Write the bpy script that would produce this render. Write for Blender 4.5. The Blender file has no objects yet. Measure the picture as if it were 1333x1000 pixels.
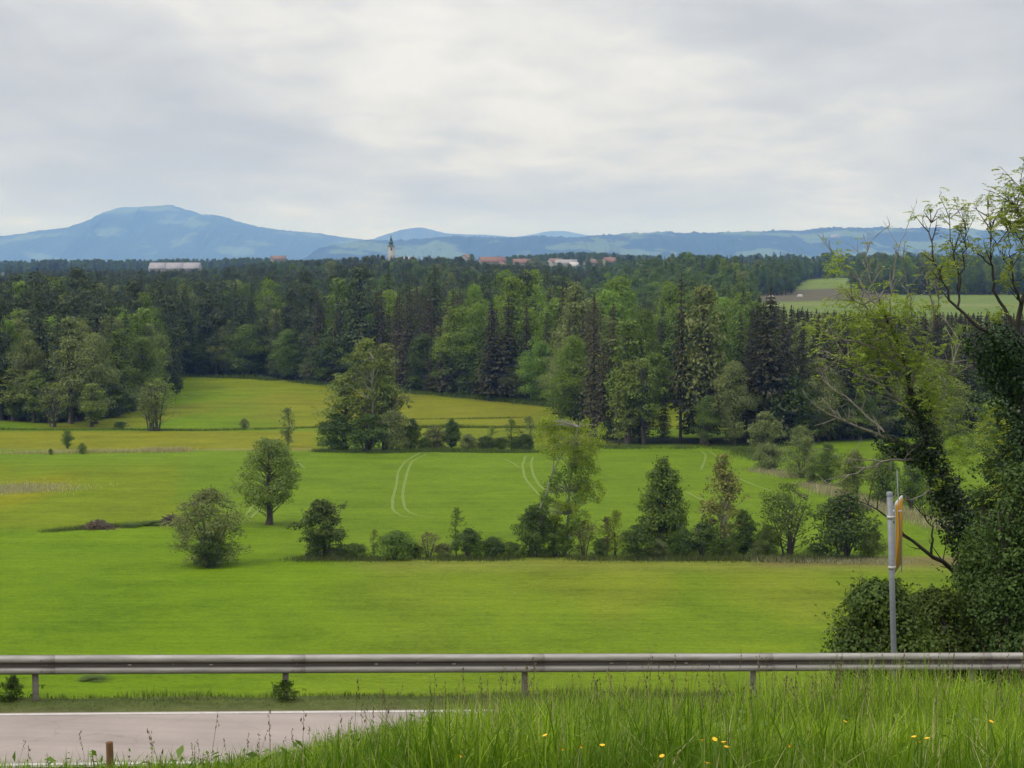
import bpy, math, random
import numpy as np

rad = math.radians
SC = bpy.context.scene
COL = SC.collection
random.seed(7)
RNG = np.random.default_rng(7)

# ------------------------------------------------------------------ camera
CZ = 35.0                      # camera height above the valley datum
F = 2400.0                     # focal length in photograph pixels (1333 wide)
PITCH = math.atan(155.0 / F)
cam = bpy.data.cameras.new('camera')
cam.sensor_width = 36.0
cam.lens = 36.0 * F / 1333.0
cam.clip_start = 0.1
cam.clip_end = 60000.0
camo = bpy.data.objects.new('camera', cam)
COL.objects.link(camo)
camo.location = (0, 0, CZ)
camo.rotation_euler = (math.pi / 2 - PITCH, 0, 0)
SC.camera = camo

# ------------------------------------------------------------------ light
SUN_EL, SUN_AZ = 52.0, -112.0     # azimuth measured clockwise from +Y (view direction)
sx = math.sin(rad(SUN_AZ)) * math.cos(rad(SUN_EL))
sy = math.cos(rad(SUN_AZ)) * math.cos(rad(SUN_EL))
sz = math.sin(rad(SUN_EL))
sl = bpy.data.lights.new('sun', 'SUN')
sl.energy = 1.5
sl.angle = rad(12)
sl.color = (1.0, 0.94, 0.85)
so = bpy.data.objects.new('sun', sl)
COL.objects.link(so)
import mathutils
so.rotation_euler = mathutils.Vector((sx, sy, sz)).to_track_quat('Z', 'Y').to_euler()
so.location = (-200, -50, 400)

world = bpy.data.worlds.new('World')
SC.world = world
world.use_nodes = True
nt = world.node_tree
nt.nodes.clear()


def N(t, kind, **kw):
    n = t.nodes.new(kind)
    for k, v in kw.items():
        if k == 'inp':
            for kk, vv in v.items():
                n.inputs[kk].default_value = vv
        else:
            setattr(n, k, v)
    return n


def link(t, a, b):
    t.links.new(a, b)


def mth(t, op, a, b=None, c=None, clamp=False):
    n = t.nodes.new('ShaderNodeMath')
    n.operation = op
    n.use_clamp = clamp
    for i, v in enumerate((a, b, c)):
        if v is None:
            continue
        if isinstance(v, (int, float)):
            n.inputs[i].default_value = v
        else:
            t.links.new(v, n.inputs[i])
    return n.outputs[0]


def ramp(t, fac, stops):
    n = t.nodes.new('ShaderNodeValToRGB')
    el = n.color_ramp.elements
    while len(el) < len(stops):
        el.new(0.5)
    for e, (p, c) in zip(el, stops):
        e.position = p
        e.color = (*c, 1) if len(c) == 3 else c
    if fac is not None:
        t.links.new(fac, n.inputs['Fac'])
    return n.outputs['Color']


def mixc(t, fac, a, b, mode='MIX'):
    n = t.nodes.new('ShaderNodeMix')
    n.data_type = 'RGBA'
    n.blend_type = mode
    for i, v in ((0, fac), (6, a), (7, b)):
        if isinstance(v, (int, float)):
            n.inputs[i].default_value = v
        elif isinstance(v, tuple):
            n.inputs[i].default_value = (*v, 1) if len(v) == 3 else v
        else:
            t.links.new(v, n.inputs[i])
    return n.outputs[2]


def build_world():
    t = nt
    tc = N(t, 'ShaderNodeTexCoord')
    sep = N(t, 'ShaderNodeSeparateXYZ')
    link(t, tc.outputs['Generated'], sep.inputs[0])
    zc = mth(t, 'MAXIMUM', sep.outputs[2], 0.0)
    den = mth(t, 'ADD', zc, 0.16)
    px = mth(t, 'DIVIDE', sep.outputs[0], den)
    py = mth(t, 'DIVIDE', sep.outputs[1], den)
    comb = N(t, 'ShaderNodeCombineXYZ')
    link(t, px, comb.inputs[0])
    link(t, py, comb.inputs[1])
    # large banks of cloud on a layer overhead
    n1 = N(t, 'ShaderNodeTexNoise', inp={'Scale': 1.05, 'Detail': 7.0, 'Roughness': 0.48, 'Distortion': 0.45})
    mp = N(t, 'ShaderNodeMapping')
    mp.inputs['Location'].default_value = (0.4, 5.2, 0.0)
    mp.inputs['Scale'].default_value = (0.85, 0.62, 1.0)
    link(t, comb.outputs[0], mp.inputs[0])
    link(t, mp.outputs[0], n1.inputs['Vector'])
    n2 = N(t, 'ShaderNodeTexNoise', inp={'Scale': 5.5, 'Detail': 6.0, 'Roughness': 0.55, 'Distortion': 0.3})
    link(t, mp.outputs[0], n2.inputs['Vector'])
    v = mth(t, 'ADD', mth(t, 'MULTIPLY', n1.outputs['Fac'], 0.70), mth(t, 'MULTIPLY', n2.outputs['Fac'], 0.30))
    cl = ramp(t, v, [(0.385, (4.05, 4.15, 4.30)), (0.45, (4.50, 4.58, 4.70)), (0.515, (5.02, 5.04, 5.06)), (0.565, (5.75, 5.70, 5.58)), (0.64, (6.6, 6.48, 6.25))])
    # overcast sky: the layer is thinner seen from below than seen aslant
    ov = mth(t, 'ADD', mth(t, 'MULTIPLY', mth(t, 'POWER', zc, 1.5), 2.3), 1.0)
    clv = N(t, 'ShaderNodeVectorMath', operation='SCALE')
    link(t, cl, clv.inputs[0])
    link(t, ov, clv.inputs['Scale'])
    sky = N(t, 'ShaderNodeTexSky', sky_type='NISHITA')
    sky.sun_disc = False
    sky.sun_elevation = rad(SUN_EL)
    sky.sun_rotation = rad(SUN_AZ)
    sky.dust_density = 2.0
    mixed = mixc(t, 0.965, sky.outputs[0], clv.outputs[0])
    bg = N(t, 'ShaderNodeBackground', inp={'Strength': 0.1})
    link(t, mixed, bg.inputs['Color'])
    out = N(t, 'ShaderNodeOutputWorld')
    link(t, bg.outputs[0], out.inputs['Surface'])


build_world()
vs = SC.view_settings
vs.view_transform = 'Standard'
vs.look = 'None'
vs.exposure = 0.33
vs.gamma = 1.0
vs.use_curve_mapping = False
cy = SC.cycles
cy.max_bounces = 5
cy.diffuse_bounces = 3
cy.transmission_bounces = 3
cy.glossy_bounces = 2
cy.volume_bounces = 1
cy.use_denoising = True

# ------------------------------------------------------------------ helpers: pixels <-> world
CP, SP = math.cos(PITCH), math.sin(PITCH)


def ray(x, y):
    a = (x - 666.5) / F
    b = (500.0 - y) / F
    return a, CP + b * SP, -SP + b * CP


def P(x, y, D):
    """point on the sight line through photograph pixel (x, y) at distance D along the view"""
    a, fy, fz = ray(x, y)
    s = D / fy
    return np.array((a * s, D, CZ + fz * s))


def pix(X, Y, Z):
    zc = Z - CZ
    dep = Y * CP - zc * SP
    up = Y * SP + zc * CP
    dep = np.maximum(dep, 0.5)
    return 666.5 + F * X / dep, 500.0 - F * up / dep


def sstep(a, b, x):
    t = np.clip((x - a) / (b - a), 0, 1)
    return t * t * (3 - 2 * t)


def vnoise(x, y, seed=0):
    """smooth value noise, numpy"""
    xi = np.floor(x).astype(np.int64)
    yi = np.floor(y).astype(np.int64)
    xf = x - xi
    yf = y - yi
    u = xf * xf * (3 - 2 * xf)
    v = yf * yf * (3 - 2 * yf)

    def hsh(i, j):
        n = (i * 374761393 + j * 668265263 + seed * 974634777) & 0x7fffffff
        n = ((n ^ (n >> 13)) * 1274126177) & 0x7fffffff
        return ((n ^ (n >> 16)) & 0xffff) / 65535.0
    return (hsh(xi, yi) * (1 - u) + hsh(xi + 1, yi) * u) * (1 - v) + (hsh(xi, yi + 1) * (1 - u) + hsh(xi + 1, yi + 1) * u) * v


def fbm(x, y, seed=0, oct=4):
    s = 0
    a = 0.5
    tot = 0
    for o in range(oct):
        s = s + a * vnoise(x * 2 ** o, y * 2 ** o, seed + o * 17)
        tot += a
        a *= 0.5
    return s / tot


# ------------------------------------------------------------------ terrain
# guard rail line: start point, direction, slope
RP = np.array((-7.72, 29.24))
RD = np.array((0.985, 0.172))
RD = RD / np.linalg.norm(RD)
RNV = np.array((-RD[1], RD[0]))          # away from the camera


def shelf_z(t):
    return -7.00 - 0.034 * np.clip(t, -60, 80)


def tn(X, Y):
    dx, dy = X - RP[0], Y - RP[1]
    return dx * RD[0] + dy * RD[1], dx * RNV[0] + dy * RNV[1]


XS = np.array([-700, 0, 200, 400, 500, 620, 700, 800, 900, 1000, 1100, 2000.0])
US = (XS - 666.5) / F
DS = np.array([400, 550, 700, 850, 1000, 1300, 1600, 2000, 2500, 3500, 6000, 14000.0])
ZT = np.array([
    [-32.6, -33, -32, -31, -30, -28, -25, -18, -14, -14, -30, -30],
    [-32.6, -33, -32, -31, -30, -28, -25, -18, -14, -14, -30, -30],
    [-32.6, -33, -32, -30, -28, -25, -21, -13, -11, -14, -30, -30],
    [-32.6, -33, -31, -28, -26, -22, -17, -10, -10, -14, -30, -30],
    [-32.6, -33, -30, -27, -24, -19, -12, -5, -8, -14, -30, -30],
    [-32.6, -33, -30, -27, -24, -19, -12, -5, -8, -6, -30, -30],
    [-32.6, -33, -30, -26, -23, -18, -12, -5, -8, 0, -30, -30],
    [-32.6, -32.5, -29, -25, -21, -18, -12, -6, -8, 0, -30, -30],
    [-32.4, -30, -25, -19, -14, -12, -12, -10, -9, -8, -30, -30],
    [-31, -26, -20, -18, -17, -15, -12, -10, -10, -12, -30, -30],
    [-30.5, -25, -18.5, -17.5, -16.5, -13, -9, -8, -10, -12, -30, -30],
    [-30.5, -25, -18.5, -17.5, -16.5, -13, -9, -8, -10, -12, -30, -30]], float)
LD = np.log(DS)


def far_z(u, D):
    u = np.clip(u, US[0], US[-1])
    ld = np.log(np.clip(D, DS[0], DS[-1]))
    i = np.clip(np.searchsorted(US, u, 'right') - 1, 0, len(US) - 2)
    j = np.clip(np.searchsorted(LD, ld, 'right') - 1, 0, len(LD) - 2)
    a = (u - US[i]) / (US[i + 1] - US[i])
    b = (ld - LD[j]) / (LD[j + 1] - LD[j])
    a = a * a * (3 - 2 * a)
    return (ZT[i, j] * (1 - a) + ZT[i + 1, j] * a) * (1 - b) + (ZT[i, j + 1] * (1 - a) + ZT[i + 1, j + 1] * a) * b


C20X = (np.array([-900, 0, 150, 300, 450, 560, 700, 900, 1333, 2200.0]) - 666.5) / F
C20Z = np.array([-6.3, -6.14, -6.05, -5.83, -5.50, -5.33, -5.24, -5.14, -5.01, -4.75])


def Hrel(X, Y):
    X = np.asarray(X, float)
    Y = np.asarray(Y, float)
    u = X / np.maximum(Y, 6.0)
    t, n = tn(X, Y)
    # bank below the camera
    c20 = np.interp(u, C20X, C20Z)
    zb = np.where(Y < 10, np.interp(Y, [-30, -2, 2, 10], [-1.7, -1.65, -1.7, -2.9]), -2.9 + (c20 + 2.9) * (Y - 10) / 10)
    zb = np.where(Y > 20, c20 + 0 * Y, zb)
    zb = zb + 0.10 * (fbm(X * 0.5, Y * 0.5, 3) - 0.5) * sstep(2, 8, Y)
    zs = shelf_z(t)
    # position along the drop from the crest (Y = 20) to the road shelf (n = -4.3)
    ydist = -4.5 - n
    w = np.clip((Y - 20) / np.maximum(Y - 20 + np.maximum(ydist, 0), 0.3), 0, 1)
    w = np.where(n > -4.5, 1.0, w)
    w = w * w * (3 - 2 * w)
    near = zb * (1 - w) + zs * w
    # embankment and valley
    zv = np.interp(Y, [32, 45, 70, 95, 120, 185, 260, 330, 400], [-8.0, -13.3, -21.5, -25.4, -27.3, -29.35, -31.0, -32.1, -32.6])
    zf = np.where(Y > 400, far_z(u, np.maximum(Y, 400)), zv + (far_z(u, 400.0 + 0 * Y) + 32.6) * sstep(300, 400, Y))
    zf = zf + 0.35 * (fbm(X * 0.03, Y * 0.03, 11) - 0.5) * sstep(60, 140, Y)
    k = sstep(0.3, 3.5, n)
    out = np.where(n > 0.3, zs * (1 - k) + np.minimum(zf, zs - 0.42 * (n - 0.3)) * k - 0.25 * np.minimum(np.maximum(n - 0.3, 0), 1.0) * (1 - k), near)
    out = np.where(Y > 60, zf, out)
    return out


def H(X, Y):
    return Hrel(X, Y) + CZ


DSAMP = np.concatenate([np.arange(6, 60, 0.1), np.geomspace(60, 13000, 6000)])


def G(x, y, dmin=95.0):
    """ground point seen at photograph pixel (x, y)"""
    a, fy, fz = ray(x, y)
    D = DSAMP[DSAMP >= dmin]
    s = D / fy
    d = CZ + fz * s - H(a * s, D)
    k = np.argmax(d < 0)
    if d[k] >= 0:
        k = len(D) - 1
    if k > 0:
        f = d[k - 1] / (d[k - 1] - d[k] + 1e-9)
        Dk = D[k - 1] + (D[k] - D[k - 1]) * f
    else:
        Dk = D[0]
    s = Dk / fy
    return np.array((a * s, Dk, float(H(a * s, Dk))))


# ------------------------------------------------------------------ mesh helpers
def mesh_data(name, V, F_, mat=None, smooth=False, attrs=None):
    V = np.asarray(V, np.float32).reshape(-1, 3)
    Fs = F_ if isinstance(F_, list) else [F_]
    Fs = [np.asarray(f, np.int32) for f in Fs if len(f)]
    me = bpy.data.meshes.new(name)
    me.vertices.add(len(V))
    me.vertices.foreach_set('co', V.ravel())
    nl = sum(f.size for f in Fs)
    npoly = sum(len(f) for f in Fs)
    me.loops.add(nl)
    me.loops.foreach_set('vertex_index', np.concatenate([f.ravel() for f in Fs]))
    me.polygons.add(npoly)
    starts = []
    o = 0
    for f in Fs:
        starts.append(o + np.arange(len(f)) * f.shape[1])
        o += f.size
    me.polygons.foreach_set('loop_start', np.concatenate(starts).astype(np.int32))
    if smooth:
        me.polygons.foreach_set('use_smooth', np.ones(npoly, bool))
    me.update(calc_edges=True)
    for k, v in (attrs or {}).items():
        v = np.asarray(v, np.float32)
        if v.ndim == 1:
            at = me.attributes.new(k, 'FLOAT', 'POINT')
            at.data.foreach_set('value', v)
        else:
            at = me.attributes.new(k, 'FLOAT_VECTOR', 'POINT')
            at.data.foreach_set('vector', v.ravel())
    if mat is not None:
        me.materials.append(mat)
    return me


def put(name, data, parent=None, loc=None):
    o = bpy.data.objects.new(name, data)
    COL.objects.link(o)
    if parent is not None:
        o.parent = parent
    if loc is not None:
        o.location = tuple(float(c) for c in loc)
    return o


def tag(o, label=None, cat=None, group=None, kind=None):
    if label:
        o['label'] = label
    if cat:
        o['category'] = cat
    if group:
        o['group'] = group
    if kind:
        o['kind'] = kind
    return o


def thing(name, label, cat, loc, rz=0.0, group=None, scale=None):
    o = put(name, None, None, loc)
    o.empty_display_size = 0.3
    o.rotation_euler = (0, 0, rz)
    if scale is not None:
        o.scale = scale
    return tag(o, label, cat, group)


class Geo:
    def __init__(self):
        self.V, self.F4, self.F3, self.T, self.n = [], [], [], [], 0

    def add(self, V, F_, tint=0.5):
        V = np.asarray(V, float).reshape(-1, 3)
        F_ = np.asarray(F_, int)
        if F_.size:
            (self.F4 if F_.shape[1] == 4 else self.F3).append(F_ + self.n)
        self.V.append(V)
        self.T.append(np.full(len(V), tint) if np.isscalar(tint) else np.asarray(tint, float))
        self.n += len(V)
        return self

    def box(self, c, s, rz=0.0, tint=0.5):
        c = np.asarray(c, float)
        v = np.array([(x, y, z) for z in (-.5, .5) for y in (-.5, .5) for x in (-.5, .5)]) * np.asarray(s, float)
        cs, sn = math.cos(rz), math.sin(rz)
        v = np.stack([v[:, 0] * cs - v[:, 1] * sn, v[:, 0] * sn + v[:, 1] * cs, v[:, 2]], 1) + c
        return self.add(v, [(0, 2, 3, 1), (4, 5, 7, 6), (0, 1, 5, 4), (2, 6, 7, 3), (0, 4, 6, 2), (1, 3, 7, 5)], tint)

    def tube(self, pts, radii, sides=6, tint=0.5, cap=True):
        pts = np.asarray(pts, float)
        m = len(pts)
        radii = np.broadcast_to(np.asarray(radii, float), (m,))
        tan = np.gradient(pts, axis=0)
        tan /= np.linalg.norm(tan, axis=1, keepdims=True) + 1e-9
        ref = np.array((0, 0, 1.0)) if abs(tan[0, 2]) < 0.9 else np.array((1.0, 0, 0))
        a = np.cross(tan, ref)
        a /= np.linalg.norm(a, axis=1, keepdims=True) + 1e-9
        b = np.cross(tan, a)
        th = np.arange(sides) / sides * 2 * math.pi
        V = pts[:, None, :] + radii[:, None, None] * (np.cos(th)[None, :, None] * a[:, None, :] + np.sin(th)[None, :, None] * b[:, None, :])
        i = np.arange(m - 1)[:, None] * sides
        j = np.arange(sides)[None, :]
        j2 = (j + 1) % sides
        Fq = np.stack([i + j, i + j2, i + sides + j2, i + sides + j], -1).reshape(-1, 4)
        base = self.n
        self.add(V.reshape(-1, 3), Fq, tint)
        if cap:
            self.V.append(pts[-1:])
            self.T.append(np.array([0.5]))
            top = base + (m - 1) * sides
            self.F3.append(np.array([(top + k, top + (k + 1) % sides, self.n) for k in range(sides)]))
            self.n += 1
        return self

    def lathe(self, prof, c, sides=12, rot=0.0, tint=0.5):
        prof = np.asarray(prof, float)
        th = np.arange(sides) / sides * 2 * math.pi + rot
        V = np.stack([prof[:, 0:1] * np.cos(th) + c[0], prof[:, 0:1] * np.sin(th) + c[1], np.repeat(prof[:, 1:2], sides, 1) + c[2]], -1)
        m = len(prof)
        i = np.arange(m - 1)[:, None] * sides
        j = np.arange(sides)[None, :]
        j2 = (j + 1) % sides
        return self.add(V.reshape(-1, 3), np.stack([i + j, i + j2, i + sides + j2, i + sides + j], -1).reshape(-1, 4), tint)

    def leaves(self, C, Nn, size, rng, aspect=0.6, tint=None, fold=0.12, axis=None):
        C = np.asarray(C, float)
        n = len(C)
        Nn = np.asarray(Nn, float)
        Nn = Nn / (np.linalg.norm(Nn, axis=1, keepdims=True) + 1e-9)
        r = rng.normal(size=(n, 3)) if axis is None else np.asarray(axis, float)
        a = r - (r * Nn).sum(1, keepdims=True) * Nn
        a /= np.linalg.norm(a, axis=1, keepdims=True) + 1e-9
        b = np.cross(Nn, a)
        s = np.broadcast_to(np.asarray(size, float), (n,))[:, None]
        V = np.stack([C - a * s * 0.5, C + b * s * aspect * 0.5 + Nn * s * fold, C + a * s * 0.5, C - b * s * aspect * 0.5 + Nn * s * fold], 1)
        Fq = np.arange(n * 4).reshape(n, 4)
        if tint is None:
            tint = rng.random(n)
        return self.add(V.reshape(-1, 3), Fq, np.repeat(tint, 4))

    def data(self, name, mat, smooth=False):
        Fs = []
        if self.F4:
            Fs.append(np.concatenate(self.F4))
        if self.F3:
            Fs.append(np.concatenate(self.F3))
        return mesh_data(name, np.concatenate(self.V), Fs, mat, smooth, {'tint': np.concatenate(self.T)})

    def build(self, name, mat, parent=None, smooth=False, loc=None):
        return put(name, self.data(name, mat, smooth), parent, loc)


# ------------------------------------------------------------------ materials
def newmat(name):
    m = bpy.data.materials.new(name)
    m.use_nodes = True
    t = m.node_tree
    t.nodes.clear()
    out = N(t, 'ShaderNodeOutputMaterial')
    return m, t, out


def foliage(name, c0, c1, trans=0.3, rand=0.35, rough=0.6):
    m, t, out = newmat(name)
    at = N(t, 'ShaderNodeAttribute', attribute_name='tint')
    oi = N(t, 'ShaderNodeObjectInfo')
    f = mth(t, 'ADD', mth(t, 'MULTIPLY', at.outputs['Fac'], 1 - rand), mth(t, 'MULTIPLY', oi.outputs['Random'], rand), clamp=True)
    col = mixc(t, f, c0, c1)
    hs = N(t, 'ShaderNodeHueSaturation')
    link(t, mth(t, 'ADD', mth(t, 'MULTIPLY', oi.outputs['Random'], 0.03), 0.485), hs.inputs['Hue'])
    link(t, mth(t, 'ADD', mth(t, 'MULTIPLY', at.outputs['Fac'], 0.35), 0.82), hs.inputs['Value'])
    link(t, col, hs.inputs['Color'])
    pb = N(t, 'ShaderNodeBsdfPrincipled', inp={'Roughness': rough})
    pb.inputs['Specular IOR Level'].default_value = 0.22
    link(t, hs.outputs[0], pb.inputs['Base Color'])
    tr = N(t, 'ShaderNodeBsdfTranslucent')
    link(t, mixc(t, 1.0, hs.outputs[0], (1.1, 1.15, 0.6), 'MULTIPLY'), tr.inputs['Color'])
    mx = N(t, 'ShaderNodeMixShader', inp={0: trans})
    link(t, pb.outputs[0], mx.inputs[1])
    link(t, tr.outputs[0], mx.inputs[2])
    link(t, mx.outputs[0], out.inputs['Surface'])
    return m


def solid(name, c0, c1=None, scale=5.0, rough=0.8, metal=0.0, bump=0.0, detail=5.0, spec=0.3, stretch=(1, 1, 1)):
    m, t, out = newmat(name)
    c1 = c1 or tuple(v * 0.75 for v in c0)
    tc = N(t, 'ShaderNodeTexCoord')
    mp = N(t, 'ShaderNodeMapping')
    mp.inputs['Scale'].default_value = stretch
    link(t, tc.outputs['Object'], mp.inputs[0])
    nz = N(t, 'ShaderNodeTexNoise', inp={'Scale': scale, 'Detail': detail, 'Roughness': 0.6})
    link(t, mp.outputs[0], nz.inputs['Vector'])
    col = ramp(t, nz.outputs['Fac'], [(0.3, c1), (0.7, c0)])
    pb = N(t, 'ShaderNodeBsdfPrincipled', inp={'Roughness': rough, 'Metallic': metal})
    pb.inputs['Specular IOR Level'].default_value = spec
    link(t, col, pb.inputs['Base Color'])
    if bump:
        bp = N(t, 'ShaderNodeBump', inp={'Strength': bump, 'Distance': 0.05})
        link(t, nz.outputs['Fac'], bp.inputs['Height'])
        link(t, bp.outputs[0], pb.inputs['Normal'])
    link(t, pb.outputs[0], out.inputs['Surface'])
    return m


M = {}
M['spruce'] = foliage('spruce_needles', (0.034, 0.054, 0.019), (0.076, 0.096, 0.034), 0.12, 0.4, 0.7)
M['spruce_brown'] = foliage('spruce_needles_brown', (0.044, 0.045, 0.021), (0.09, 0.08, 0.04), 0.10, 0.4, 0.7)
M['spruce_black'] = foliage('spruce_needles_dark', (0.026, 0.032, 0.013), (0.066, 0.06, 0.028), 0.10, 0.4, 0.7)
M['leaf_bright'] = foliage('leaf_bright', (0.105, 0.175, 0.018), (0.215, 0.31, 0.04), 0.35)
M['leaf_mid'] = foliage('leaf_mid', (0.066, 0.118, 0.016), (0.15, 0.21, 0.03), 0.3)
M['leaf_grey'] = foliage('leaf_grey', (0.105, 0.138, 0.038), (0.215, 0.245, 0.08), 0.3)
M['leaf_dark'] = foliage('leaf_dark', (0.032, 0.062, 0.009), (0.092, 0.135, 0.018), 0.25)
M['leaf_yellow'] = foliage('leaf_yellow', (0.155, 0.21, 0.016), (0.295, 0.365, 0.04), 0.4)
M['leaf_olive'] = foliage('leaf_olive', (0.112, 0.158, 0.026), (0.22, 0.272, 0.058), 0.35)
M['leaf_bronze'] = foliage('leaf_bronze', (0.115, 0.125, 0.026), (0.235, 0.22, 0.058), 0.3)
M['leaf_dry'] = foliage('leaf_dry', (0.11, 0.10, 0.035), (0.19, 0.16, 0.06), 0.3)
M['leaf_far'] = foliage('leaf_far', (0.050, 0.098, 0.024), (0.125, 0.180, 0.040), 0.3)
M['leaf_ivy'] = foliage('leaf_deep_green', (0.022, 0.048, 0.009), (0.075, 0.118, 0.02), 0.2)  # deepest green of the bush leaves
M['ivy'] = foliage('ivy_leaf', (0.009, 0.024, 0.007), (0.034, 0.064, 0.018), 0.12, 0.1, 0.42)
M['robinia'] = foliage('robinia_leaf', (0.15, 0.215, 0.03), (0.285, 0.36, 0.06), 0.4, 0.1)
M['grass'] = foliage('grass_blade', (0.085, 0.165, 0.006), (0.285, 0.385, 0.028), 0.4, 0.0)
M['grass_verge'] = foliage('grass_verge', (0.05, 0.07, 0.018), (0.13, 0.15, 0.04), 0.35, 0.0)
M['grass_dry'] = foliage('grass_dry', (0.26, 0.24, 0.12), (0.46, 0.42, 0.22), 0.3, 0.0)
M['grass_ditch'] = foliage('grass_ditch', (0.055, 0.09, 0.014), (0.13, 0.17, 0.03), 0.3, 0.0)  # dark tone also stands for the shade of the ditches
M['bark'] = solid('bark', (0.10, 0.085, 0.065), (0.045, 0.038, 0.03), 14, 0.95, bump=0.6, stretch=(1, 1, 0.25))
M['bark_pale'] = solid('bark_pale', (0.33, 0.31, 0.27), (0.14, 0.13, 0.11), 12, 0.9, bump=0.4, stretch=(1, 1, 0.3))
M['bark_dark'] = solid('bark_dark', (0.05, 0.042, 0.035), (0.022, 0.019, 0.016), 10, 0.95, bump=0.5, stretch=(1, 1, 0.3))
M['bark_dead'] = solid('bark_dead', (0.27, 0.245, 0.20), (0.12, 0.105, 0.085), 10, 0.9, bump=0.4)


# ------------------------------------------------------------------ ground
def ground_material():
    m, t, out = newmat('meadow')
    at = N(t, 'ShaderNodeAttribute', attribute_name='col')
    geo = N(t, 'ShaderNodeNewGeometry')
    n1 = N(t, 'ShaderNodeTexNoise', inp={'Scale': 0.11, 'Detail': 6.0, 'Roughness': 0.62})
    link(t, geo.outputs['Position'], n1.inputs['Vector'])
    n2 = N(t, 'ShaderNodeTexNoise', inp={'Scale': 1.1, 'Detail': 6.0, 'Roughness': 0.7})
    mp = N(t, 'ShaderNodeMapping')
    mp.inputs['Rotation'].default_value = (0, 0, rad(28))
    mp.inputs['Scale'].default_value = (0.75, 1.3, 1)
    link(t, geo.outputs['Position'], mp.inputs[0])
    link(t, mp.outputs[0], n2.inputs['Vector'])
    n3 = N(t, 'ShaderNodeTexNoise', inp={'Scale': 3.2, 'Detail': 4.0, 'Roughness': 0.75})
    link(t, geo.outputs['Position'], n3.inputs['Vector'])
    n4 = N(t, 'ShaderNodeTexNoise', inp={'Scale': 1.0, 'Detail': 3.0, 'Roughness': 0.55})
    mp4 = N(t, 'ShaderNodeMapping')
    mp4.inputs['Rotation'].default_value = (0, 0, rad(-62))
    mp4.inputs['Scale'].default_value = (0.03, 0.75, 1)
    link(t, geo.outputs['Position'], mp4.inputs[0])
    link(t, mp4.outputs[0], n4.inputs['Vector'])
    v = mth(t, 'ADD', mth(t, 'ADD', mth(t, 'MULTIPLY', mth(t, 'SUBTRACT', n4.outputs['Fac'], 0.5), 0.40), mth(t, 'MULTIPLY', n1.outputs['Fac'], 0.75)), mth(t, 'ADD', mth(t, 'MULTIPLY', n2.outputs['Fac'], 0.75), mth(t, 'MULTIPLY', mth(t, 'SUBTRACT', n3.outputs['Fac'], 0.25), 1.0)))
    k = ramp(t, mth(t, 'MULTIPLY', v, 0.5), [(0.32, (0.50, 0.56, 0.45)), (0.5, (1, 1, 1)), (0.68, (1.5, 1.40, 1.4))])
    col = mixc(t, 1.0, at.outputs['Vector'], k, 'MULTIPLY')
    pb = N(t, 'ShaderNodeBsdfPrincipled', inp={'Roughness': 0.85})
    pb.inputs['Specular IOR Level'].default_value = 0.03
    link(t, col, pb.inputs['Base Color'])
    bp = N(t, 'ShaderNodeBump', inp={'Strength': 0.7, 'Distance': 0.3})
    link(t, mth(t, 'ADD', n2.outputs['Fac'], mth(t, 'MULTIPLY', n3.outputs['Fac'], 0.6)), bp.inputs['Height'])
    link(t, bp.outputs[0], pb.inputs['Normal'])
    link(t, pb.outputs[0], out.inputs['Surface'])
    return m


# forest edge: photograph pixels of the foot of the wood
EX = np.array([-900, 0, 60, 130, 190, 215, 232, 330, 400, 560, 650, 725, 738, 800, 1000, 1110, 1240, 1333, 2300], float)
EY = np.array([548, 548, 552, 548, 532, 510, 489, 491, 498, 513, 521, 528, 558, 578, 580, 574, 566, 562, 552], float)
EG = np.array([G(x, y) for x, y in zip(EX, EY)])
EU = EG[:, 0] / EG[:, 1]


def edge_D(u):
    return np.interp(u, EU, EG[:, 1])


def field_zone(u, D):
    """open land behind the front wood, seen at the right"""
    uw = 0.125 + 0.006 * np.sin(D * 0.01)
    return (u > uw) & (D > 455) & (D < 1010)


def glade(u, D):
    """grassland glimpsed between the bare spruce trunks"""
    return (u > 0.046) & (u < 0.124) & (D > edge_D(u) + 15) & (D < 430)


def far_field(u, D):
    a = (u > 0.150 + 0.00002 * (D - 1000)) & (u < 0.188 + 0.004 * np.sin(D * 0.02)) & (D > 990) & (D < 1500)
    b = ((u - 0.275) / 0.022) ** 2 + ((D - 1380) / 220) ** 2 < 1
    return a | b


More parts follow.
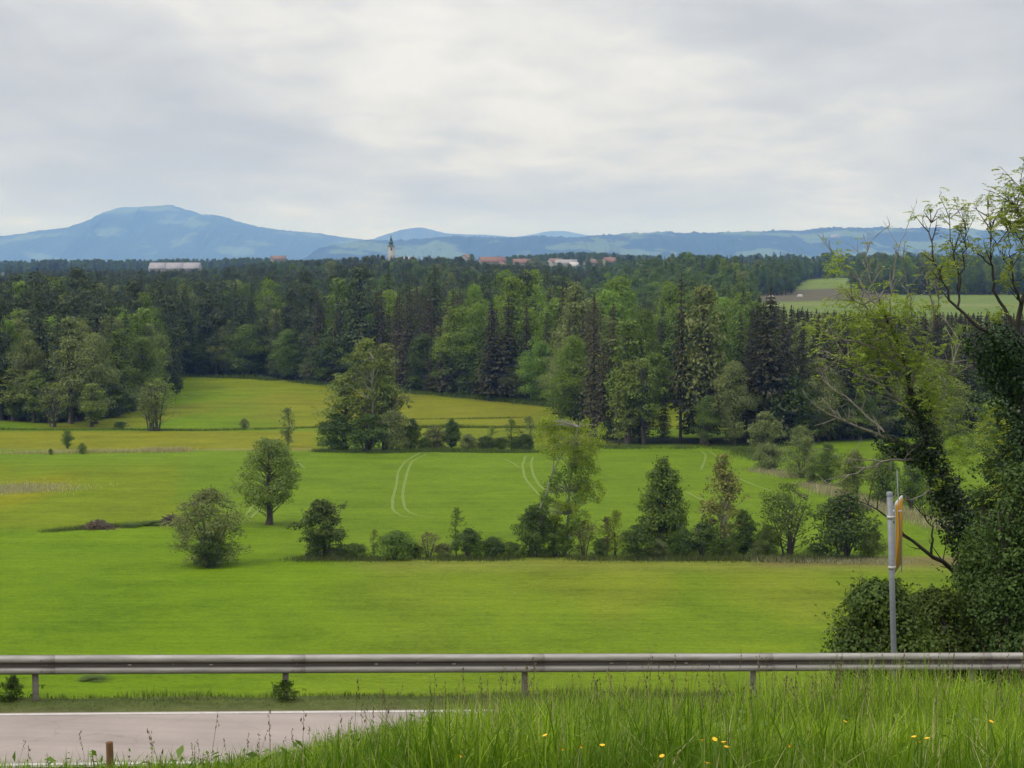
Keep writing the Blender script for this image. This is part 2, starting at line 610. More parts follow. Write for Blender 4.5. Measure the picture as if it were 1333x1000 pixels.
def ground_colour(X, Y, Z):
    t, n = tn(X, Y)
    u = X / np.maximum(Y, 6)
    px_, py_ = pix(X, Y, Z)
    nb = fbm(X * 0.02, Y * 0.02, 5)
    nb2 = fbm(X * 0.06 + 9, Y * 0.012, 8)
    nb3 = fbm(X * 0.25, Y * 0.25, 21, 3)

    def c(r, g, b):
        return np.array((r, g, b))
    col = np.zeros(X.shape + (3,))
    lush = c(0.096, 0.162, 0.004)
    dull = c(0.108, 0.162, 0.008)
    yel = c(0.155, 0.162, 0.005)
    mid = c(0.098, 0.156, 0.008)
    col[:] = mid

    def blend(mask, colour):
        mask = np.clip(mask, 0, 1)[..., None]
        col[:] = col * (1 - mask) + colour * mask
    wob = (nb - 0.5) * 60
    # near meadow: lush at the left, duller hay grass at the right
    nearm = sstep(715, 732, py_)
    blend(nearm, lush)
    blend(nearm * sstep(330, 640, px_ + wob * 4 + (py_ - 800) * 0.9), dull)
    blend(nearm * sstep(330, 640, px_ + wob * 4) * sstep(0.55, 0.75, nb2) * 0.6, c(0.14, 0.16, 0.014))
    # strip of paler hay along the hedge foot
    blend(sstep(722, 728, py_) * (1 - sstep(735, 752, py_)) * sstep(400, 520, px_) * 0.7, c(0.15, 0.165, 0.03))
    blend(sstep(722, 727, py_) * (1 - sstep(732, 742, py_)) * sstep(960, 1010, px_) * 0.8, c(0.12, 0.095, 0.04))
    # lush strip right below the left hand flower field
    blend(sstep(686, 696, py_ + (px_ - 0) * 0.02) * (1 - nearm) * (1 - sstep(300, 380, px_ + wob)), lush)
    # buttercup field, left
    fl = sstep(596, 612, py_ + wob * 0.15) * (1 - sstep(684, 694, py_ + px_ * 0.02)) * (1 - sstep(215, 250, px_ + wob * 0.2))
    blend(fl * (0.35 + 0.65 * sstep(0.36, 0.55, nb2 * 0.6 + nb * 0.4)), yel)
    # pale strip and yellow strip across
    ys_ = sstep(560, 563, py_) * (1 - sstep(583, 588, py_ + (px_ - 200) * -0.004)) * (1 - sstep(395, 440, px_))
    blend(ys_ * (0.75 + 0.25 * nb3), c(0.150, 0.152, 0.010))
    blend(ys_ * sstep(586 - 4, 587, py_) * 0.8, c(0.20, 0.175, 0.075))
    ys2 = sstep(556, 559, py_) * (1 - sstep(580, 584, py_)) * sstep(500, 540, px_) * (1 - sstep(790, 830, px_))
    blend(ys2 * 0.75, c(0.130, 0.148, 0.010))
    # back field: lush lower left, hay upper right
    bf = (1 - sstep(556, 560, py_)) * (Y < 700)
    blend(bf, c(0.128, 0.156, 0.007))
    blend(bf * (1 - sstep(-30, 30, (px_ - 330) * 0.28 - (py_ - 520) + wob * 0.4)), c(0.096, 0.158, 0.005))
    blend(bf * sstep(0.5, 0.7, nb2) * 0.6, c(0.142, 0.138, 0.012))
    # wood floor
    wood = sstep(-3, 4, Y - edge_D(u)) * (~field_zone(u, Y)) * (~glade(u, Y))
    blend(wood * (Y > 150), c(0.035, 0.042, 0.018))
    # open farmland behind the front wood
    fz = field_zone(u, Y) * 1.0
    blend(fz, c(0.105, 0.145, 0.035))
    blend(fz * sstep(850, 870, Y + u * 300) * (1 - sstep(900, 920, Y + u * 300)) * 0.6, c(0.15, 0.165, 0.06))
    blend(far_field(u, Y) * 1.0, c(0.115, 0.155, 0.035))
    blend(((Y > 880) & (Y < 1160) & (u < 0.205) & (u > 0.12)) * 1.0, c(0.088, 0.080, 0.050))
    vil = ((Y > 1680) & (Y < 2700)) * 1.0
    blend(vil, c(0.11, 0.16, 0.05))
    blend((Y > 2700) * sstep(0.5, 0.56, nb), c(0.12, 0.17, 0.05))
    # bank under the camera and road verge
    bank = (Y < 60) * 1.0
    blend(bank, c(0.060, 0.095, 0.018))
    blend(bank * (1 - sstep(0.0, 0.5, np.abs(n + 0.85))) * (0.3 + 0.6 * nb3), c(0.12, 0.10, 0.06))
    blend(bank * sstep(-0.9, -0.5, n) * (1 - sstep(0.8, 1.6, n)) * 0.6, c(0.075, 0.085, 0.03))
    blend((Y >= 30) * (Y < 100) * (n > 1.5), c(0.085, 0.155, 0.006))
    return col


def build_ground():
    Ys = np.concatenate([np.arange(-20, 34, 0.5), np.arange(34, 110, 2.0), np.arange(110, 400, 1.1), np.arange(400, 620, 2.5), np.geomspace(620, 27000, 120)])
    us = np.concatenate([np.linspace(-0.95, -0.31, 34), np.arange(-0.3, 0.3, 0.0025), np.linspace(0.305, 0.95, 34)])
    U, Y = np.meshgrid(us, Ys)
    X = U * (Y + 25)
    Z = H(X, Y)
    t, n = tn(X, Y)
    Z = Z - 0.07 * sstep(-4.3, -3.7, n) * (1 - sstep(-1.4, -0.85, n)) * (Y < 60)
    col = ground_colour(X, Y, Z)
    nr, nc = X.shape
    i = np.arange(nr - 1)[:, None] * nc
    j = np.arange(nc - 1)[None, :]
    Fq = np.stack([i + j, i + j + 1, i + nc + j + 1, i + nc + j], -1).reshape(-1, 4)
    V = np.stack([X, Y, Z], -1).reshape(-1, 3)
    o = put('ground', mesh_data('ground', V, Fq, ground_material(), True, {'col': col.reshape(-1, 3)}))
    tag(o, kind='structure')


build_ground()


def strip(name, pts, width, lift, mat):
    """ribbon laid on the ground along world points (x, y)"""
    pts = np.asarray(pts, float)[:, :2]
    # resample
    seg = np.r_[0, np.cumsum(np.linalg.norm(np.diff(pts, axis=0), axis=1))]
    k = max(8, int(seg[-1] / 1.0))
    s = np.linspace(0, seg[-1], k)
    # smooth
    q = np.stack([np.interp(s, seg, pts[:, 0]), np.interp(s, seg, pts[:, 1])], 1)
    for _ in range(6):
        q[1:-1] = (q[:-2] + q[1:-1] * 2 + q[2:]) / 4
    d = np.gradient(q, axis=0)
    d /= np.linalg.norm(d, axis=1, keepdims=True) + 1e-9
    nn = np.stack([-d[:, 1], d[:, 0]], 1)
    w = width * 0.5 * (0.8 + 0.4 * RNG.random(k))
    w[0] = w[-1] = 0.03
    rows = []
    for f in (-1, 0, 1):
        r = q + nn * (w * f)[:, None]
        rows.append(np.column_stack([r, H(r[:, 0], r[:, 1]) + lift]))
    V = np.stack(rows, 1).reshape(-1, 3)
    i = np.arange(k - 1)[:, None] * 3
    j = np.arange(2)[None, :]
    Fq = np.stack([i + j, i + 3 + j, i + 3 + j + 1, i + j + 1], -1).reshape(-1, 4)
    o = put(name, mesh_data(name, V, Fq, mat, True))
    return tag(o, kind='structure')


M['track'] = solid('flattened_grass', (0.128, 0.172, 0.022), (0.100, 0.158, 0.010), 0.9, 0.9)
TRACKS = [
    [(548, 589), (528, 600), (518, 615), (516, 632), (511, 650), (511, 664), (520, 672), (540, 675)],
    [(556, 591), (536, 601), (530, 616), (526, 632), (524, 646), (527, 662), (537, 671), (575, 674)],
    [(655, 597), (668, 603), (676, 609)],
    [(684, 594), (680, 606), (683, 622), (692, 634), (702, 645)],
    [(694, 595), (691, 604), (694, 618), (701, 631), (712, 641)],
    [(912, 587), (919, 592), (917, 602), (912, 612)],
    [(922, 587), (930, 592), (938, 600)],
    [(893, 640), (905, 647), (918, 653)],
    [(958, 622), (980, 631), (1010, 641)],
    [(336, 650), (328, 660), (320, 672)],
    [(343, 655), (337, 664), (325, 676)],
    [(386, 598), (392, 606), (397, 610)],
]
for tr in TRACKS:
    strip('tyre_track', [G(*p) for p in tr], 0.40, 0.035, M['track'])

# ------------------------------------------------------------------ road
def asphalt_material():
    m, t, out = newmat('pale_asphalt')
    geo = N(t, 'ShaderNodeNewGeometry')
    big = N(t, 'ShaderNodeTexNoise', inp={'Scale': 0.55, 'Detail': 5.0, 'Roughness': 0.6})
    link(t, geo.outputs['Position'], big.inputs['Vector'])
    mp = N(t, 'ShaderNodeMapping')
    mp.inputs['Rotation'].default_value = (0, 0, -math.atan2(RD[1], RD[0]))
    mp.inputs['Scale'].default_value = (0.05, 1.6, 1)
    link(t, geo.outputs['Position'], mp.inputs[0])
    lane = N(t, 'ShaderNodeTexNoise', inp={'Scale': 1.0, 'Detail': 3.0})
    link(t, mp.outputs[0], lane.inputs['Vector'])
    grain = N(t, 'ShaderNodeTexNoise', inp={'Scale': 60.0, 'Detail': 3.0, 'Roughness': 0.8})
    link(t, geo.outputs['Position'], grain.inputs['Vector'])
    v = mth(t, 'ADD', mth(t, 'MULTIPLY', big.outputs['Fac'], 0.4), mth(t, 'ADD', mth(t, 'MULTIPLY', lane.outputs['Fac'], 0.4), mth(t, 'MULTIPLY', grain.outputs['Fac'], 0.2)))
    col = ramp(t, v, [(0.36, (0.19, 0.162, 0.148)), (0.5, (0.265, 0.225, 0.205)), (0.64, (0.32, 0.272, 0.248))])
    vo = N(t, 'ShaderNodeTexVoronoi', feature='DISTANCE_TO_EDGE', inp={'Scale': 0.55, 'Randomness': 1.0})
    dst = N(t, 'ShaderNodeVectorMath', operation='ADD')
    link(t, geo.outputs['Position'], dst.inputs[0])
    link(t, big.outputs['Color'], dst.inputs[1])
    link(t, dst.outputs[0], vo.inputs['Vector'])
    crack = ramp(t, vo.outputs['Distance'], [(0.0, (0.86, 0.86, 0.86)), (0.010, (1, 1, 1))])
    pb = N(t, 'ShaderNodeBsdfPrincipled', inp={'Roughness': 0.92})
    pb.inputs['Specular IOR Level'].default_value = 0.2
    link(t, mixc(t, 1.0, col, crack, 'MULTIPLY'), pb.inputs['Base Color'])
    bp = N(t, 'ShaderNodeBump', inp={'Strength': 0.3, 'Distance': 0.01})
    link(t, grain.outputs['Fac'], bp.inputs['Height'])
    link(t, bp.outputs[0], pb.inputs['Normal'])
    link(t, pb.outputs[0], out.inputs['Surface'])
    return m


M['asphalt'] = asphalt_material()
M['paint'] = solid('road_paint', (0.50, 0.48, 0.45), (0.36, 0.33, 0.31), 8.0, 0.7)


def along(t, n, dz=0.0):
    p = RP + RD * t + RNV * n
    return np.array((p[0], p[1], CZ + float(shelf_z(t)) + dz))


def road_band(name, n0, n1, lift, mat, t0=-45, t1=70, step=1.0, parent=None, cross=2):
    ts = np.arange(t0, t1 + 0.1, step)
    ns = np.linspace(n0, n1, cross)
    V = np.array([along(t, n, lift) for t in ts for n in ns])
    k = len(ns)
    i = np.arange(len(ts) - 1)[:, None] * k
    j = np.arange(k - 1)[None, :]
    Fq = np.stack([i + j, i + k + j, i + k + j + 1, i + j + 1], -1).reshape(-1, 4)
    return put(name, mesh_data(name, V, Fq, mat), parent)


road = tag(road_band('road', -4.05, -0.85, 0.020, M['asphalt'], cross=6), kind='structure')
road_band('edge_line', -1.02, -0.92, 0.025, M['paint'], parent=road)
road_band('edge_line', -3.97, -3.85, 0.025, M['paint'], parent=road)


# ------------------------------------------------------------------ mountains and hills
def hill_material(name, forest, field, scale, thr, seed):
    m, t, out = newmat(name)
    geo = N(t, 'ShaderNodeNewGeometry')
    mp = N(t, 'ShaderNodeMapping')
    mp.inputs['Location'].default_value = (seed * 13.7, seed * 5.1, 0)
    mp.inputs['Scale'].default_value = (1.0, 0.5, 4.0)
    link(t, geo.outputs['Position'], mp.inputs[0])
    nz = N(t, 'ShaderNodeTexNoise', inp={'Scale': scale, 'Detail': 5.0, 'Roughness': 0.5})
    link(t, mp.outputs[0], nz.inputs['Vector'])
    f = ramp(t, nz.outputs['Fac'], [(thr, (0, 0, 0)), (thr + 0.025, (1, 1, 1))])
    nz2 = N(t, 'ShaderNodeTexNoise', inp={'Scale': scale * 14, 'Detail': 4.0, 'Roughness': 0.7})
    link(t, geo.outputs['Position'], nz2.inputs['Vector'])
    fc = mixc(t, nz2.outputs['Fac'], tuple(v * 0.5 for v in forest), tuple(v * 1.5 for v in forest))
    pb = N(t, 'ShaderNodeBsdfPrincipled', inp={'Roughness': 0.95})
    pb.inputs['Specular IOR Level'].default_value = 0.05
    link(t, mixc(t, f, fc, field), pb.inputs['Base Color'])
    link(t, pb.outputs[0], out.inputs['Surface'])
    return m


def ridge(name, prof, D, depth, mat, rough, seed, xstep=1.5, rows=48, label=None):
    """heightfield hill: skyline given as photograph pixels at distance D"""
    prof = np.asarray(prof, float)
    xs = np.arange(prof[0, 0], prof[-1, 0], xstep)
    yv = np.interp(xs, prof[:, 0], prof[:, 1])
    ker = np.ones(9) / 9
    yv = np.convolve(np.pad(yv, 4, mode='edge'), ker, 'valid')
    Xc = (xs - 666.5) / F * D
    zt = (345.0 - yv) / F * D + CZ
    base = CZ - 60
    q = np.linspace(-1, 1, rows)
    Xg = np.repeat(Xc[None], rows, 0)
    Yg = D + q[:, None] * depth + 0 * Xg
    # spurs wander the crest line in depth
    wander = (fbm(Xg / (D * 0.03), Yg * 0 + seed, seed + 3, 3) - 0.5) * depth * 0.5
    Yg = Yg + wander
    fall = np.cos(np.clip(np.abs(q), 0, 1) * math.pi / 2) ** 1.35
    nz = fbm(Xg / (D * 0.012), Yg / (D * 0.03), seed, 5) - 0.5
    Zg = base + (zt[None] - base) * (fall[:, None] * (1 + nz * 0.9 * (np.abs(q) ** 0.7)[:, None] * (1 - fall[:, None] * 0.3)))
    # wooded top roughness
    tree = (fbm(Xg / (D * 0.0016), Yg / (D * 0.0016), seed + 9, 2) - 0.5) * rough
    clump = sstep(0.42, 0.6, fbm(Xg / (D * 0.02), Yg / (D * 0.02), seed + 5, 2))
    Zg = Zg + tree * clump * (fall[:, None] > 0.2)
    V = np.stack([Xg, Yg, Zg], -1).reshape(-1, 3)
    nc = len(xs)
    i = np.arange(rows - 1)[:, None] * nc
    j = np.arange(nc - 1)[None, :]
    Fq = np.stack([i + j, i + j + 1, i + nc + j + 1, i + nc + j], -1).reshape(-1, 4)
    o = put(name, mesh_data(name, V, Fq, mat, True))
    return tag(o, label, kind='structure')


M['hillA'] = hill_material('mountain_woods', (0.020, 0.045, 0.032), (0.065, 0.105, 0.055), 0.0019, 0.57, 1)
M['hillB'] = hill_material('hill_patchwork', (0.018, 0.040, 0.030), (0.075, 0.115, 0.05), 0.0028, 0.53, 2)
M['hillC'] = hill_material('distant_woods', (0.03, 0.05, 0.04), (0.07, 0.10, 0.06), 0.0005, 0.60, 3)
ridge('mountain', [(-420, 345), (-250, 330), (-100, 318), (0, 311), (60, 303), (95, 299), (115, 291), (135, 279), (160, 271), (190, 268), (215, 266.5), (235, 271), (262, 280), (290, 282), (320, 291), (350, 298), (385, 302), (420, 305), (450, 309), (490, 314), (530, 322), (580, 336), (640, 350)], 18000, 3100, M['hillA'], 36, 4, label='broad wooded mountain, hazy blue')
ridge('hill', [(380, 345), (440, 322), (480, 314), (520, 314), (570, 309), (640, 310), (700, 309), (740, 311), (800, 306), (850, 303), (900, 304), (950, 304), (985, 302), (1020, 300), (1060, 300), (1066, 297), (1100, 297), (1115, 297), (1145, 297), (1150, 299), (1210, 297), (1280, 300), (1400, 303), (1600, 310), (1900, 330), (2100, 345)], 12500, 2100, M['hillB'], 34, 6, label='long hazy hills patched with fields and woods')
ridge('hill', [(430, 330), (480, 314), (505, 306), (520, 302), (535, 298), (550, 297), (565, 300), (580, 304), (610, 305), (640, 306), (690, 310), (760, 330)], 20500, 1150, M['hillC'], 16, 9, label='small rounded distant blue hill')
ridge('hill', [(600, 330), (650, 312), (690, 306), (710, 302), (730, 301.5), (750, 304), (775, 309), (820, 325)], 25000, 1500, M['hillC'], 12, 12, label='low pale hill, faintest on the horizon')


# ------------------------------------------------------------------ tree shapes (unit height)
def nrm(v):
    return v / (np.linalg.norm(v, axis=-1, keepdims=True) + 1e-9)


def broadleaf(seed, cb=0.22, cw=0.62, clumps=75, lpc=70, leaf=0.032, top=0.35, r0=0.022, stems=1, spread=0.0, limb=1.0, lean=(0, 0), cr=(0.07, 0.13), peak=1.0, ragged=0.12, foot=0.45, shoots=26):
    """returns (wood, crown) Geo of a broadleaved tree or shrub, height 1.
    cb crown base, cw crown width, top height of widest point within the crown"""
    rng = np.random.default_rng(seed)
    wood, crown = Geo(), Geo()
    lean = np.array((lean[0], lean[1], 0.0))
    trunks = []
    for s in range(stems):
        a = rng.random() * 6.28
        e = np.array((math.cos(a), math.sin(a), 0)) * spread * (0.4 + 0.6 * rng.random()) if stems > 1 else np.zeros(3)
        b0 = e * 0.18
        n = 9
        z = np.linspace(-0.03, 0.86, n)
        off = np.cumsum(rng.normal(0, 0.008, (n, 3)), 0)
        off[0] = 0
        off[:, 2] = 0
        zp = np.maximum(z, 0.0)[:, None]
        pts = b0 + e * zp ** 1.3 + off + lean * zp ** 1.2
        pts[:, 2] = z
        rr = r0 * (1.0 if stems == 1 else 0.6) * (1.25 - 1.15 * np.linspace(0, 1, n))
        rr[0] *= 1.35
        wood.tube(pts, np.maximum(rr, 0.002), 7)
        trunks.append(pts)
    for c in range(clumps):
        t = rng.random() ** 0.85
        z = cb + (1 - cb) * t
        # envelope
        if t < top:
            e = foot + (1 - foot) * math.sin(t / top * math.pi / 2)
        else:
            e = max(0.04, math.cos((t - top) / (1 - top) * math.pi / 2)) ** (0.62 * peak)
        rmax = cw * 0.5 * e * (1 + ragged * rng.normal())
        cl = rng.uniform(*cr) * (0.75 + 0.5 * e)
        rr = max(0.0, rmax - cl * 0.7) * math.sqrt(rng.uniform(0.12, 1.0))
        a = rng.random() * 6.283
        ctr = np.array((rr * math.cos(a), rr * math.sin(a), max(cl * 0.35, min(z, 1 - cl * 0.55)))) + lean * z ** 1.2
        # limb to the clump
        tr = trunks[rng.integers(len(trunks))]
        zs = max(0.03, min(ctr[2] - 0.25 * rr - 0.05 - 0.1 * rng.random(), 0.84))
        st = np.array([np.interp(zs, tr[:, 2], tr[:, k]) for k in range(3)])
        midp = (st + ctr) / 2 + np.array((0, 0, -0.02)) + rng.normal(0, 0.012, 3)
        q = np.linspace(0, 1, 5)[:, None]
        bez = (1 - q) ** 2 * st + 2 * q * (1 - q) * midp + q ** 2 * ctr
        wood.tube(bez, np.linspace(r0 * 0.30, r0 * 0.06, 5) * limb, 4)
        n = int(lpc * (cl / np.mean(cr)) ** 2 * rng.uniform(0.7, 1.2))
        d = nrm(rng.normal(size=(n, 3)))
        d[:, 2] = np.where(d[:, 2] < -0.35, -d[:, 2], d[:, 2])
        rad_ = cl * rng.uniform(0.45, 1.12, n) ** 0.7
        Cc = ctr + d * rad_[:, None] * np.array((1.1, 1.1, 0.78))
        Nn = d * 1.1 + rng.normal(size=(n, 3)) * 0.45 + np.array((0, 0, 0.3))
        ct = rng.random()
        crown.leaves(Cc, Nn, leaf * rng.uniform(0.6, 1.35, n), rng, 0.62, np.clip(ct * 0.7 + rng.random(n) * 0.4 - 0.05, 0, 1))
        if shoots and rng.random() < shoots / clumps:
            d0 = nrm(np.array((math.cos(a), math.sin(a), rng.uniform(0.3, 1.8))))
            Ls = cl * rng.uniform(1.4, 2.3)
            m = 16
            s = rng.random(m)
            C2 = ctr + d0 * (s * Ls)[:, None] + rng.normal(0, leaf * 0.7, (m, 3)) * (1.15 - s)[:, None]
            C2[:, 2] = np.minimum(C2[:, 2], 1.03)
            wood.tube([ctr, ctr + d0 * Ls * 0.95], [r0 * 0.06, r0 * 0.03], 4)
            crown.leaves(C2, rng.normal(size=(m, 3)) + np.array((0, 0, 0.5)), leaf * rng.uniform(0.6, 1.1, m), rng, 0.6, np.clip(ct * 0.6 + 0.4 * rng.random(m), 0, 1))
    return wood, crown


def spruce(seed, levels=40, per=9, seg=8, width=0.17, base=0.10, leaf=0.034, dens=1.0):
    rng = np.random.default_rng(seed)
    wood, crown = Geo(), Geo()
    wood.tube([(0, 0, -0.02), (0, 0, 0.02), (0, 0, 0.4), (0, 0, 0.8), (0, 0, 0.985)], [0.017, 0.0125, 0.009, 0.004, 0.001], 7)
    for k in range(levels):
        t = base + (0.985 - base) * (k + rng.random() * 0.7) / levels
        L = width * (1 - t) ** 0.72 * (0.72 + 0.28 * min(1, (t - base) / 0.12 + 0.35)) * rng.uniform(0.8, 1.15) + 0.008
        m = max(4, int(per * (0.6 + 0.6 * L / width)))
        a0 = rng.random() * 6.28
        for b in range(m):
            a = a0 + b * 6.283 / m + rng.normal(0, 0.18)
            l = L * rng.uniform(0.65, 1.2)
            out = np.array((math.cos(a), math.sin(a), 0))
            s = np.linspace(0.18, 1.0, seg) + rng.normal(0, 0.03, seg)
            zz = t - l * (0.55 * s - 0.22 * s ** 3) + rng.normal(0, 0.003, seg)
            side = rng.normal(0, 0.16, seg) * l
            C = out * (s * l)[:, None] + np.stack([-out[1] * side, out[0] * side, zz], 1)
            axis = np.repeat((out + np.array((0, 0, -0.35)))[None], seg, 0) + rng.normal(0, 0.35, (seg, 3))
            Nn = np.array((0, 0, 0.9)) + out * 0.5 + rng.normal(0, 0.4, (seg, 3))
            sz = leaf * (0.45 + 0.75 * (1 - t)) * rng.uniform(0.7, 1.3, seg)
            crown.leaves(C, Nn, sz, rng, 0.5, np.clip(rng.random() * 0.5 + 0.5 * rng.random(seg), 0, 1), axis=axis)
    n = 14
    zt = np.linspace(0.93, 1.0, n)
    crown.leaves(np.stack([rng.normal(0, 0.003, n), rng.normal(0, 0.003, n), zt], 1), rng.normal(size=(n, 3)) * (1, 1, 0.2), 0.022, rng, 0.4, axis=np.repeat([[0, 0, 1.0]], n, 0))
    return wood, crown


SHAPE = {}
for i in range(3):
    SHAPE['spruce%d' % i] = spruce(100 + i, width=(0.155, 0.17, 0.185)[i])
SHAPE['pole_spruce0'] = spruce(120, levels=26, width=0.14, base=0.22)
SHAPE['pole_spruce1'] = spruce(121, levels=24, width=0.13, base=0.27)
SHAPE['oak0'] = broadleaf(200, 0.10, 0.66, 70, 170, 0.0205, 0.40, cr=(0.075, 0.135), ragged=0.2)
SHAPE['oak1'] = broadleaf(201, 0.08, 0.58, 66, 170, 0.0205, 0.45, cr=(0.07, 0.125), ragged=0.22)
SHAPE['oak2'] = broadleaf(202, 0.06, 0.72, 74, 165, 0.0205, 0.35, cr=(0.07, 0.13), ragged=0.22)
SHAPE['alder0'] = broadleaf(210, 0.20, 0.46, 80, 44, 0.027, 0.45, cr=(0.05, 0.10), ragged=0.2)
SHAPE['alder1'] = broadleaf(211, 0.26, 0.50, 80, 40, 0.026, 0.5, cr=(0.05, 0.09), ragged=0.22, stems=2, spread=0.16)
SHAPE['alder2'] = broadleaf(212, 0.12, 0.40, 75, 44, 0.027, 0.4, cr=(0.05, 0.10), ragged=0.2)
SHAPE['shrub0'] = broadleaf(220, 0.0, 1.05, 85, 62, 0.042, 0.35, r0=0.02, stems=6, spread=0.4, cr=(0.06, 0.17), ragged=0.22, foot=0.85)
SHAPE['shrub1'] = broadleaf(221, 0.02, 0.95, 80, 58, 0.042, 0.45, r0=0.02, stems=7, spread=0.45, cr=(0.08, 0.15), ragged=0.22, foot=0.85)
SHAPE['shrub2'] = broadleaf(222, 0.0, 1.7, 90, 66, 0.060, 0.35, r0=0.02, stems=8, spread=0.7, cr=(0.13, 0.24), ragged=0.2, foot=0.85)
SHAPE['twiggy'] = broadleaf(223, 0.15, 0.85, 70, 14, 0.034, 0.5, r0=0.02, stems=6, spread=0.42, cr=(0.07, 0.13), ragged=0.25)
SHAPE['sapling'] = broadleaf(224, 0.10, 0.36, 48, 22, 0.034, 0.4, r0=0.014, cr=(0.05, 0.09), ragged=0.3)
SHAPE['lone'] = broadleaf(225, 0.20, 0.86, 150, 60, 0.024, 0.36, r0=0.036, cr=(0.05, 0.10), ragged=0.13, foot=0.6, peak=0.65, limb=0.5)
SHAPE['lone2'] = broadleaf(231, 0.08, 0.62, 120, 66, 0.032, 0.42, r0=0.02, cr=(0.055, 0.10), ragged=0.16)
SHAPE['poplar'] = broadleaf(226, 0.12, 0.50, 95, 30, 0.030, 0.32, r0=0.018, cr=(0.04, 0.08), ragged=0.25, peak=1.5)
SHAPE['willow'] = broadleaf(227, 0.02, 0.80, 150, 52, 0.025, 0.45, r0=0.018, stems=6, spread=0.36, cr=(0.06, 0.12), ragged=0.25, foot=0.85, limb=0.5)
SHAPE['open'] = broadleaf(228, 0.12, 0.95, 85, 26, 0.034, 0.6, r0=0.022, stems=6, spread=0.5, cr=(0.06, 0.11), ragged=0.25)
SHAPE['multi'] = broadleaf(229, 0.0, 0.88, 80, 70, 0.040, 0.4, r0=0.02, stems=5, spread=0.42, cr=(0.07, 0.13), ragged=0.35, peak=0.6, foot=0.85)
SHAPE['pine0'] = broadleaf(240, 0.25, 0.40, 55, 80, 0.022, 0.45, cr=(0.05, 0.10), ragged=0.28)
SHAPE['pine1'] = broadleaf(241, 0.15, 0.36, 55, 80, 0.022, 0.35, cr=(0.045, 0.09), ragged=0.28, peak=1.4)
MESH = {}


def tree_mesh(shape):
    if shape not in MESH:
        MESH[shape] = (SHAPE[shape][0].data('trunk', M['bark'], True), SHAPE[shape][1].data('crown', M['leaf_mid']))
    return MESH[shape]


def dress(o, mat):
    """the object's own material on a mesh shared by all trees of this shape"""
    sl_ = o.material_slots[0]
    sl_.link = 'OBJECT'
    sl_.material = mat
    return o


def tree(name, label, cat, loc, h, shape, leafmat, barkmat='bark', wf=1.0, group=None, rz=None, parts=('trunk', 'crown')):
    tm, cm = tree_mesh(shape)
    t = thing(name, label, cat, loc, random.random() * 6.28 if rz is None else rz, group, (h * wf, h * wf, h))
    dress(put(parts[0], tm, t), M[barkmat])
    dress(put(parts[1], cm, t), M[leafmat])
    return t


def at_px(x, y, top, dmin=95.0):
    """ground point and height in metres of a plant whose foot is at (x, y) and top row is top"""
    g = G(x, y, dmin)
    return g, (y - top) / F * g[1] * 1.005


# ------------------------------------------------------------------ named trees and shrubs of the meadow
def plant(x, y, top, w, shape, leaf, name, label, cat, bark='bark', group=None, rz=None, parts=('trunk', 'crown')):
    g, h = at_px(x, y, top)
    nat = {'shrub0': 1.05, 'shrub1': 0.95, 'shrub2': 1.7, 'twiggy': 0.85, 'sapling': 0.36, 'lone': 0.86, 'lone2': 0.62, 'poplar': 0.5, 'willow': 0.8, 'open': 0.95, 'multi': 0.88,
           'oak0': 0.66, 'oak1': 0.58, 'oak2': 0.72, 'alder0': 0.46, 'alder1': 0.5, 'alder2': 0.4}[shape]
    wf = (w / F * g[1]) / (h * nat)
    return tree(name, label, cat, g, h, shape, leaf, bark, wf, group, rz, parts)


B = ('stems', 'foliage')
# hedge row and lone plants in the near meadow
plant(350, 683, 572, 92, 'lone', 'leaf_olive', 'round_tree', 'lone round olive green tree with a bare straight trunk in open meadow', 'tree')
plant(274, 735, 637, 92, 'willow', 'leaf_grey', 'willow_bush', 'tall grey green willow bush standing alone in lush meadow', 'bush', parts=B)
plant(272, 739, 694, 52, 'shrub0', 'leaf_dark', 'dark_bush', 'low dark green bush at the foot of the grey willow bush', 'bush', parts=B)
plant(240, 712, 668, 34, 'open', 'leaf_grey', 'willow_shrub', 'loose pale willow shrub drooping at the side of the grey willow bush', 'bush', parts=B)
plant(421, 726, 652, 66, 'multi', 'leaf_dark', 'dark_bush', 'dense dark bush with several upright tops starting the meadow hedge', 'bush', parts=B)
plant(462, 727, 708, 40, 'shrub2', 'leaf_mid', 'low_shrub', 'low green shrub beside the dense dark hedge bush with upright tops', 'shrub', parts=B)
plant(515, 728, 692, 62, 'shrub2', 'leaf_mid', 'low_shrub', 'rounded low green shrub between dark bush and dry brown shrub in hedge', 'shrub', parts=B)
plant(487, 725, 690, 14, 'sapling', 'leaf_olive', 'young_tree', 'thin little sapling behind the rounded low hedge shrub', 'sapling')
plant(558, 726, 694, 46, 'twiggy', 'leaf_dry', 'dry_shrub', 'dry brownish twiggy shrub in the low part of the hedge', 'shrub', parts=B)
plant(594, 724, 662, 22, 'sapling', 'leaf_mid', 'young_tree', 'lanky sapling with bare tip rising from the low hedge', 'sapling')
plant(610, 727, 688, 44, 'shrub1', 'leaf_dark', 'low_shrub', 'dark shrub at the foot of the lanky hedge sapling', 'shrub', parts=B)
plant(641, 726, 700, 40, 'shrub2', 'leaf_dark', 'low_shrub', 'small dark low shrub between lanky sapling and leaning birch', 'shrub', parts=B)
plant(696, 725, 660, 50, 'multi', 'leaf_dark', 'dark_bush', 'dark ivy-like bush under the leaning birch limb', 'bush', parts=B)
plant(722, 724, 672, 44, 'shrub0', 'leaf_mid', 'green_bush', 'mid green bush around the foot of the birch', 'bush', parts=B)
plant(760, 724, 678, 46, 'twiggy', 'leaf_dry', 'dry_shrub', 'dry reddish brown shrub at the foot of the birch', 'shrub', parts=B)
